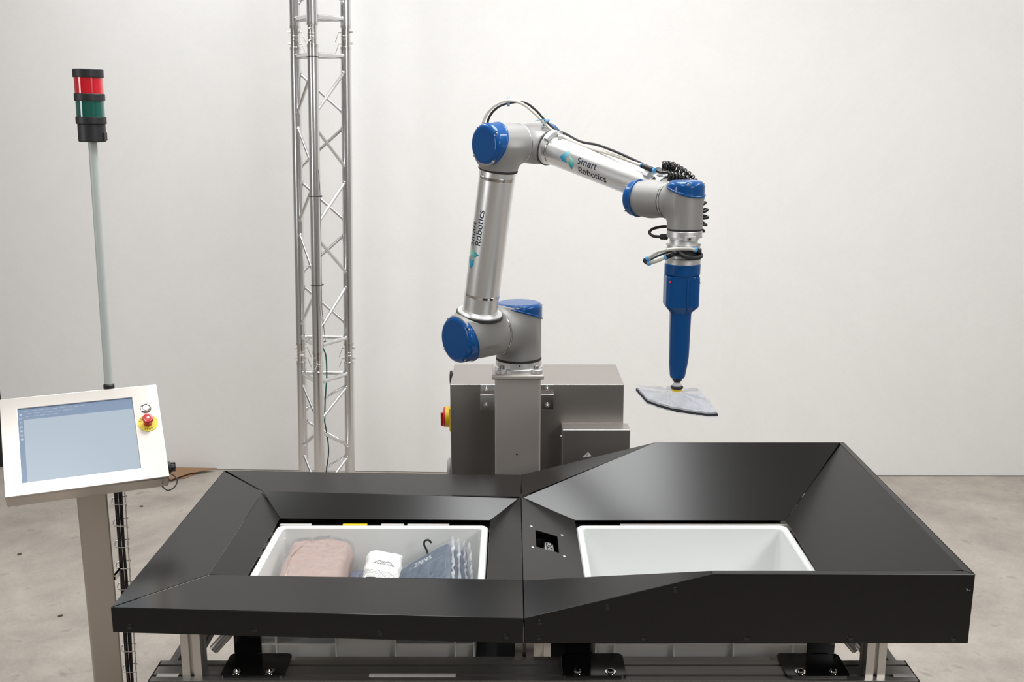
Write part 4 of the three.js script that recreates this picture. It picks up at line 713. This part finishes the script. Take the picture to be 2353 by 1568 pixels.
// ---------------------------------------------------------------- machine frame under the trays
{
  const t = thing('machine_frame', 'slotted aluminium profile frame carrying the black trays', 'frame', V(0.05, 0, -2.6));
  const W = 0.045;
  // slotted profile: outline with a T-slot in each face, extruded
  const outline = (w, h) => { const s = new THREE.Shape(), o = [], d = 0.012, g = 0.0045; const cx = w / 2, cy = h / 2; const faceX = (y, sx) => [[sx * cx, y - g], [sx * (cx - d), y - g], [sx * (cx - d), y + g], [sx * cx, y + g]]; const slotsX = Math.max(1, Math.round(w / W)), slotsY = Math.max(1, Math.round(h / W));
    const pts = [[-cx, -cy]]; const xs = [...Array(slotsX)].map((_, i) => -cx + (i + 0.5) * w / slotsX), ys = [...Array(slotsY)].map((_, i) => -cy + (i + 0.5) * h / slotsY);
    for (const x of xs) pts.push([x - g, -cy], [x - g, -cy + d], [x + g, -cy + d], [x + g, -cy]); pts.push([cx, -cy]);
    for (const y of ys) pts.push(...faceX(y, 1)); pts.push([cx, cy]);
    for (const x of [...xs].reverse()) pts.push([x + g, cy], [x + g, cy - d], [x - g, cy - d], [x - g, cy]); pts.push([-cx, cy]);
    for (const y of [...ys].reverse()) pts.push([-cx, y + g], [-cx + d, y + g], [-cx + d, y - g], [-cx, y - g]);
    return new THREE.Shape(pts.map((p) => new THREE.Vector2(...p))); };
  const prof = (w, h, len) => new THREE.ExtrudeGeometry(outline(w, h), { depth: len, bevelEnabled: false });
  const alongX = (x0, x1, y, z, w, h) => { const g = prof(w, h, x1 - x0); g.rotateY(Math.PI / 2); g.translate(x0, y, z); return boxUV(g); };     // w: depth in z, h: height
  const alongZ = (x, y, z0, z1, w, h) => { const g = prof(w, h, z1 - z0); g.translate(x, y, z0); return boxUV(g); };
  const upright = (x, z, y0, y1) => { const g = prof(W, W, y1 - y0); g.rotateX(-Math.PI / 2); g.translate(x, y0, z); return boxUV(g); };
  const BT = 0.700;
  part('front_beam', alongX(-0.830, 0.93, BT - 0.0225, -2.215, 0.09, 0.045), M.aluProfile, t);
  part('beam_end_cap', box(-0.834, -0.830, BT - 0.045, BT, -2.26, -2.17, 0.001), M.blackPlastic, t); part('beam_end_cap', box(0.93, 0.934, BT - 0.045, BT, -2.26, -2.17, 0.001), M.blackPlastic, t);
  part('front_strip', box(-0.832, 0.932, BT - 0.048, BT - 0.004, -2.168, -2.1645, 0.001), M.aluDark, t, 'dark cover strip');
  part('rear_beam', alongX(-0.830, 0.93, BT - 0.0225, -3.0, 0.09, 0.045), M.aluProfile, t);
  for (const x of [-0.735, 0.835]) {
    part('side_beam', alongZ(x - Math.sign(x) * 0.0 + (x < 0 ? -0.055 : 0.055), BT - 0.0225, -2.955, -2.26, W, W), M.aluProfile, t);
    part('corner_post', upright(x, -2.205, BT, 0.866), M.aluProfile, t); part('corner_post', upright(x, -2.99, BT, 0.866), M.aluProfile, t);
    for (const z of [-2.215, -3.0]) { part('leg', upright(x, z, 0.03, BT - 0.045), M.aluProfile, t); part('levelling_foot', turned([[0, 0], [0.032, 0], [0.03, 0.012], [0.009, 0.016], [0.009, 0.04], [0, 0.04]], V(x, 0, z)), M.blackPlastic, t); }
  }
  // tote supports: rail, shelf and black angle plates with bolts
  part('tote_rail', alongX(-0.53, 0.63, 0.652, -2.315, 0.045, 0.03), M.aluProfile, t);
  part('tote_shelf', box(-0.72, 0.82, 0.585, 0.6, -2.86, -2.36, 0.003), M.aluDark, t);
  for (const z of [-2.86, -2.36]) part('shelf_bearer', box(-0.815, 0.915, 0.565, 0.585, z - 0.012, z + 0.012, 0.002), M.aluDark, t);
  const roundPlate = (x0, x1, z0, z1, y, h, r = 0.012) => { const p = new THREE.Shape(); p.absarc(x1 - r, -z0 - r, r, 0, Math.PI / 2); p.absarc(x0 + r, -z0 - r, r, Math.PI / 2, Math.PI); p.absarc(x0 + r, -z1 + r, r, Math.PI, 1.5 * Math.PI); p.absarc(x1 - r, -z1 + r, r, 1.5 * Math.PI, 2 * Math.PI); const g = new THREE.ExtrudeGeometry(p, { depth: h - 0.001, bevelEnabled: true, bevelSize: 0.0008, bevelThickness: 0.0005, bevelSegments: 1, curveSegments: 8 }); g.rotateX(-Math.PI / 2); g.translate(0, y + 0.0005, 0); return boxUV(g); };
  for (const [x, s] of [[-0.599, -1], [0.19, -1], [0.706, 1]]) {
    const pl = part('angle_plate', roundPlate(x - 0.073, x + 0.073, -2.285, -2.182, BT, 0.005), M.blackSmooth, t, 'glossy black angle plate');
    part('upright_plate', box(x + (s < 0 ? -0.066 : 0.0), x + (s < 0 ? 0.0 : 0.066), BT + 0.005, 0.868, -2.289, -2.284, 0.002), M.blackSmooth, pl);
    for (const dx of [-0.038, 0.038]) part('plate_bolt', turned([[0, 0.0085], [0.004, 0.0082], [0.0075, 0.005], [0.0088, 0.0015], [0.0125, 0.0015], [0.0125, 0], [0, 0]].reverse(), V(x + dx, BT + 0.005, -2.2), up, 20), M.chrome, pl);
  }
  part('brace_tube', cyl(V(-0.72, 0.705, -2.30), V(-0.628, 0.8, -2.34), 0.012, 0.001, 24), M.aluProfile, t); part('brace_tube', cyl(V(0.83, 0.705, -2.30), V(0.745, 0.8, -2.34), 0.012, 0.001, 24), M.aluProfile, t);
  part('centre_post', upright(0.03, -2.36, 0.6, 0.74), M.aluProfile, t); part('centre_post', upright(0.075, -2.42, 0.6, 0.74), M.aluProfile, t);
  part('slot_cover', box(-0.33, -0.13, BT, BT + 0.0015, -2.199, -2.187, 0.0004), M.bulkWarm, t, 'pale slot cover strip'); part('slot_cover', box(-0.82, -0.77, BT, BT + 0.0015, -2.199, -2.187, 0.0004), M.bulkWarm, t); part('slot_cover', box(0.88, 0.93, BT, BT + 0.0015, -2.199, -2.187, 0.0004), M.bulkWarm, t);
  part('rear_cover', sheet([[0.93, 0.25, -3.05], [-0.83, 0.25, -3.05], [-0.83, 0.81, -3.05], [0.93, 0.81, -3.05]], 0.003), M.black, t, 'black rear cover sheet');
  // strips seen through the gap behind the totes
  part('gap_rail', box(-0.7, 0.82, 0.796, 0.80, -2.86, -2.805, 0.001), M.aluDark, t);
  for (const [x0, x1, mt] of [[-0.665, -0.575, M.bulkWarm], [-0.485, -0.415, M.yellow], [-0.375, -0.31, M.bulkWarm], [-0.30, -0.18, M.bulkWarm], [0.31, 0.80, M.bulkWarm]]) part('gap_strip', box(x0, x1, 0.8, 0.818, -2.818, -2.806, 0.001), mt, t);
  part('hanging_cable', capped([[-0.06, 0.76, -2.38], [-0.05, 0.715, -2.375], [-0.01, 0.70, -2.37], [0.02, 0.72, -2.37], [0.02, 0.77, -2.38]], 0.003, 40, 8), M.rubber, t);
}

// ---------------------------------------------------------------- operator terminal
const MC = V(-1.133, 1.128, -2.65), myaw = 0.415, mtilt = 0.798;
const mX = V(Math.cos(myaw), 0, -Math.sin(myaw)), mN0 = V(Math.sin(myaw), 0, Math.cos(myaw)), mY = up.clone().multiplyScalar(Math.cos(mtilt)).addScaledVector(mN0, -Math.sin(mtilt)), mN = mX.clone().cross(mY);
const MM = new THREE.Matrix4().makeBasis(mX, mY, mN).setPosition(MC);
const inM = (g) => { g.applyMatrix4(MM); return g; };
const mv = (x, y, z) => V(x, y, z).applyMatrix4(MM);
{
  const t = thing('operator_terminal', 'stainless steel operator terminal with tilted touch screen on a flat post', 'control panel', V(-1.177, 0, -2.78));
  // housing with the screen opening cut out of its front sheet
  const fr = new THREE.Shape(); const hw = 0.198, hh = 0.145, r0 = 0.004; fr.moveTo(-hw + r0, -hh); fr.lineTo(hw - r0, -hh); fr.quadraticCurveTo(hw, -hh, hw, -hh + r0); fr.lineTo(hw, hh - r0); fr.quadraticCurveTo(hw, hh, hw - r0, hh); fr.lineTo(-hw + r0, hh); fr.quadraticCurveTo(-hw, hh, -hw, hh - r0); fr.lineTo(-hw, -hh + r0); fr.quadraticCurveTo(-hw, -hh, -hw + r0, -hh);
  const ho = new THREE.Path(); ho.moveTo(-0.1565, -0.11); ho.lineTo(-0.1565, 0.1107); ho.lineTo(0.1293, 0.1107); ho.lineTo(0.1293, -0.11); ho.lineTo(-0.1565, -0.11); fr.holes.push(ho);
  const fg = new THREE.ExtrudeGeometry(fr, { depth: 0.002, bevelEnabled: true, bevelSize: 0.0012, bevelOffset: -0.0012, bevelThickness: 0.0012, bevelSegments: 2 }); fg.translate(0, 0, -0.0032);
  part('front_bezel', inM(boxUV(fg)), M.stainless, t);
  part('housing', inM(box(-0.198, 0.198, -0.145, 0.145, -0.058, -0.0055, 0.005, 3)), M.stainlessDull, t);
  const scr = canvasTex(1024, 792, (g, w, h) => {
    g.fillStyle = '#c3d4e3'; g.fillRect(0, 0, w, h); g.fillStyle = '#8ba3c2'; g.fillRect(0, 0, w, 118); g.fillRect(0, 0, 46, h);
    g.fillStyle = '#c6d3e2'; for (let i = 0; i < 3; i++) for (let k = 0; k < 9 - i * 2; k++) g.fillRect(60 + k * 62 + (i * 23) % 40, 22 + i * 30, 34 + (k * 17) % 22, 5);
    for (let i = 0; i < 7; i++) { g.strokeStyle = '#dfe9f2'; g.lineWidth = 4; if (i % 3 === 2) { g.beginPath(); g.arc(24, 62 + i * 44, 9, 0, 7); g.stroke(); } else if (i % 2) g.strokeRect(14, 52 + i * 44, 18, 18); else { g.fillStyle = '#d3e0ec'; g.fillRect(14, 52 + i * 44, 20, 20); } }
  });
  const sp = new THREE.PlaneGeometry(0.286, 0.221); sp.translate(-0.0136, 0.0003, -0.0048);
  part('screen', inM(sp), phy({ color: lin(0.02, 0.022, 0.025), roughness: 0.3, emissive: lin(1, 1, 1), emissiveMap: scr, emissiveIntensity: 0.8 }), t, 'pale blue touch screen');
  area(new THREE.Color().setRGB(0.75, 0.85, 1), 0.12, 0.28, 0.215, mv(-0.0136, 0.0003, -0.0035), mv(-0.0136, 0.0003, 1));
  // push button and emergency stop
  const bt = part('push_button', inM(turned([[0, 0.004], [0.0075, 0.004], [0.0085, 0.003], [0.0085, 0.001], [0.0098, 0.001], [0.0105, 0.0035], [0.0125, 0.004], [0.0145, 0.002], [0.0148, 0], [0, 0]].reverse(), V(0, 0, 0), V(0, 0, 1), 40).translate(0.1619, 0.0709, 0)), M.chrome, t);
  part('button_face', inM(turned([[0, 0.0055], [0.0078, 0.0052], [0.0085, 0.004], [0, 0.004]].reverse(), V(0, 0, 0), V(0, 0, 1), 32).translate(0.1619, 0.0709, 0)), M.white, bt);
  const discTex = canvasTex(512, 512, (g, w) => {
    g.fillStyle = '#e8d44c'; g.fillRect(0, 0, w, w); g.fillStyle = '#14140f'; g.font = 'bold 74px sans-serif'; g.textAlign = 'center'; g.textBaseline = 'middle';
    const arc = (s, c, step, inv) => { [...s].forEach((ch, i) => { const q = c + (i - (s.length - 1) / 2) * step; g.save(); g.translate(256 + 198 * Math.sin(q), 256 - 198 * Math.cos(q)); g.rotate(inv ? q + Math.PI : q); g.fillText(ch, 0, 0); g.restore(); }); };
    arc('EMERGENCY', 0, 0.305, false); arc('STOP', Math.PI, -0.3, true);
  });
  const dg = new THREE.CircleGeometry(0.0262, 48); dg.translate(0, 0, 0.0016); const rim = new THREE.CylinderGeometry(0.0262, 0.0262, 0.0015, 48, 1, true); rim.rotateX(Math.PI / 2); rim.translate(0, 0, 0.0008);
  const disc = part('warning_disc', inM(dg.translate(0.1621, 0.024, 0)), std({ map: discTex, roughness: 0.5 }), t, 'yellow disc lettered EMERGENCY STOP');
  part('disc_edge', inM(rim.translate(0.1621, 0.024, 0)), M.yellow, disc);
  const kb = part('emergency_stop_button', inM(turned([[0, 0.0305], [0.008, 0.0305], [0.0128, 0.0295], [0.0145, 0.0265], [0.0145, 0.0215], [0.0118, 0.0165], [0.0105, 0.012], [0.0115, 0.0016], [0, 0.0016]].reverse(), V(0, 0, 0), V(0, 0, 1), 40).translate(0.1621, 0.024, 0)), M.red, t, 'red mushroom push button');
  part('button_mark', inM(cyl(V(0, 0, 0.0304), V(0, 0, 0.0308), 0.0036, 0.0001, 24).translate(0.1621, 0.024, 0)), M.white, kb);
  for (let k = 0; k < 3; k++) { const c = 0.9 + k * 2.094; part('arrow_mark', inM(hose([...Array(9)].map((_, i) => { const q = c + i * 0.13; return V(0.0108 * Math.cos(q), 0.0108 * Math.sin(q), 0.0298); }), 0.0006, 16, 6).translate(0.1621, 0.024, 0)), M.white, kb); }
  // rotary plug on the side, with its loop of cable
  const kn = part('side_plug', inM(turned([[0, 0], [0.0145, 0], [0.0155, 0.003], [0.0155, 0.008], [0.012, 0.01], [0.0115, 0.018], [0, 0.019]], V(0.198, -0.104, -0.028), V(1, 0, 0), 32)), M.blackPlastic, t);
  for (let k = 0; k < 3; k++) part('plug_wing', inM(box(0.206, 0.219, -0.104 - 0.0135, -0.104 + 0.0135, -0.0305, -0.0255, 0.001).translate(-0.21, 0.104, 0.028).applyMatrix4(new THREE.Matrix4().makeRotationX(k * Math.PI / 3)).translate(0.21, -0.104, -0.028)), M.blackPlastic, kn);
  part('plug_cable', capped([mv(0.2, -0.12, -0.03), mv(0.214, -0.132, -0.03), mv(0.218, -0.148, -0.032), mv(0.208, -0.162, -0.036), mv(0.192, -0.166, -0.04), mv(0.18, -0.15, -0.045)], 0.0016, 40, 8), M.rubber, t);
  // post and neck behind the housing
  part('post', box(-0.04, 0.04, 0.012, 1.02, -0.025, 0.025, 0.006, 4).rotateY(0.40).translate(-1.187, 0, -2.79), M.stainlessDull, t);
  part('neck', box(-0.03, 0.03, 0.98, 1.09, -0.03, 0.04, 0.006, 3).rotateY(0.40).translate(-1.187, 0, -2.79), M.stainlessDull, t);
  part('foot_plate', box(-1.32, -1.03, 0, 0.012, -2.92, -2.64, 0.003), M.stainlessDull, t);
}
{
  const P0 = V(-1.1145, 1.2125, -2.794), P1 = V(-1.1025, 1.894, -2.794), d = P1.clone().sub(P0).normalize();
  const t = thing('signal_tower', 'red and green stack light on a thin grey pole above the terminal', 'signal light', P0);
  part('pole', cyl(P0, off(P1, d, 0.01), 0.0112, 0.001, 32), M.poleGrey, t);
  part('pole_seal', turned([[0.0112, 0], [0.0145, 0], [0.0145, 0.022], [0.0112, 0.025]], off(P0, d, 0.002), d, 32), M.blackPlastic, t);
  const bse = off(P1, d, 0.002), k = d;
  part('base', turned([[0, 0], [0.033, 0], [0.0345, 0.003], [0.0345, 0.045], [0.0335, 0.046], [0, 0.046]], bse, k, 48), M.blackPlastic, t);
  part('base_latch', box(bse.x + 0.029, bse.x + 0.0375, bse.y + 0.003, bse.y + 0.025, bse.z - 0.008, bse.z + 0.012, 0.002), M.blackPlastic, t);
  const ringAt = (h0, h1) => part('ring', turned([[0.03, 0], [0.0372, 0], [0.038, 0.0015], [0.038, h1 - h0 - 0.0015], [0.0372, h1 - h0], [0.03, h1 - h0]], off(bse, k, h0), k, 48), M.blackPlastic, t);
  const lens = (h0, h1, m, l) => { const p = part('lens', turned([[0.0352, 0], [0.0352, h1 - h0]], off(bse, k, h0), k, 64), m, t, l); return p; };
  ringAt(0.046, 0.0645); lens(0.0645, 0.105, M.lensGreen, 'dark green lens'); ringAt(0.105, 0.1235); lens(0.1235, 0.164, M.lensRed, 'bright red lens');
  part('cap', turned([[0.03, 0], [0.0375, 0], [0.038, 0.002], [0.038, 0.0195], [0.036, 0.0215], [0, 0.0225]], off(bse, k, 0.164), k, 48), M.blackPlastic, t);
}
{
  const t = thing('cable_tray', 'narrow wire basket with black cables beside the terminal post', 'cable tray', V(-1.145, 0.01, -2.85));
  const X = (y) => -1.1335 - (0.897 - y) * 0.0195, Zc = -2.85, top = 1.0, bot = 0.02;
  for (const [dx, r, dz] of [[-0.0105, 0.0032, 0], [-0.004, 0.0038, 0.004], [0.003, 0.0036, 0.001], [0.0085, 0.0025, 0.004]]) part('cable', capped([...Array(9)].map((_, i) => { const y = top + (bot - top) * i / 8; return V(X(y) + dx + 0.0015 * Math.sin(i * 1.7 + dx * 900), y, Zc + dz); }), r, 60, 8), M.blackSmooth, t);
  for (const s of [-1, 1]) part('side_wire', capped([V(X(top) + s * 0.0145, top, Zc - 0.006), V(X(bot) + s * 0.0145, bot, Zc - 0.006)], 0.0018, 20, 6), M.steel, t);
  for (let y = 0.934; y > 0.05; y -= 0.0665) {
    const c = V(X(y), y, Zc);
    part('wire_rung', capped([V(c.x + 0.022, y - 0.006, Zc + 0.008), V(c.x + 0.0195, y + 0.002, Zc + 0.0085), V(c.x + 0.014, y, Zc + 0.009), V(c.x - 0.012, y, Zc + 0.009), V(c.x - 0.0195, y + 0.001, Zc + 0.006), V(c.x - 0.021, y + 0.012, Zc - 0.004), V(c.x - 0.014, y + 0.014, Zc - 0.012), V(c.x + 0.014, y + 0.016, Zc - 0.012), V(c.x + 0.02, y + 0.018, Zc - 0.004), V(c.x + 0.021, y + 0.024, Zc)], 0.0016, 50, 6), M.steel, t);
  }
  part('tray_holder', box(-1.1395, -1.117 - 0.03, 0.66, 0.668, -2.84, -2.79, 0.001).translate(0, 0, 0), M.steel, t);
}
// ---------------------------------------------------------------- bits on the floor
{
  const t = thing('cardboard_piece', 'torn brown cardboard lying on the floor along the white wall', 'cardboard', V(-1.86, 0, -5.5));
  part('sheet', sheet([[-1.93, 0.016, -5.46], [-1.86, 0.012, -5.40], [-1.79, 0.012, -5.50], [-1.66, 0.014, -5.585], [-1.93, 0.018, -5.60]].map((p) => [p[0], 0.02, p[2]]), 0.004), M.cardboard, t);
  part('flap', sheet([[-1.95, 0.006, -5.44], [-1.80, 0.006, -5.46], [-1.76, 0.006, -5.55], [-1.95, 0.006, -5.59]], 0.005), M.cardboard, t);
  part('fold', box(-1.92, -1.8, 0.0055, 0.0165, -5.58, -5.5, 0.001), M.cardboard, t);
}
{
  const chipLabels = ['small dark brown chip on the open floor near the end of the white wall', 'small dark brown chip on the floor beside the terminal post', 'small dark brown chip on the floor between the cable tray and the wall'];
  const spots = [[-2.248, -4.45, 0.017, 0.6], [-1.808, -3.851, 0.017, 0.7], [-1.897, -5.043, 0.016, 0.1]];
  spots.forEach(([x, z, s, r], i) => {
    const t = thing('wood_chip', chipLabels[i], 'chip', V(x, 0, z), 'chips on the floor');
    const g = new RoundedBoxGeometry(s, 0.006, s * 0.6, 1, 0.002); g.rotateY(r); g.translate(x, 0.003, z); part('chip', g, std({ color: lin(0.11, 0.065, 0.04), roughness: 0.9 }), t);
  });
}
scene.traverse((o) => { if (o.isMesh) { o.castShadow = true; o.receiveShadow = true; } });
renderer.render(scene, camera);
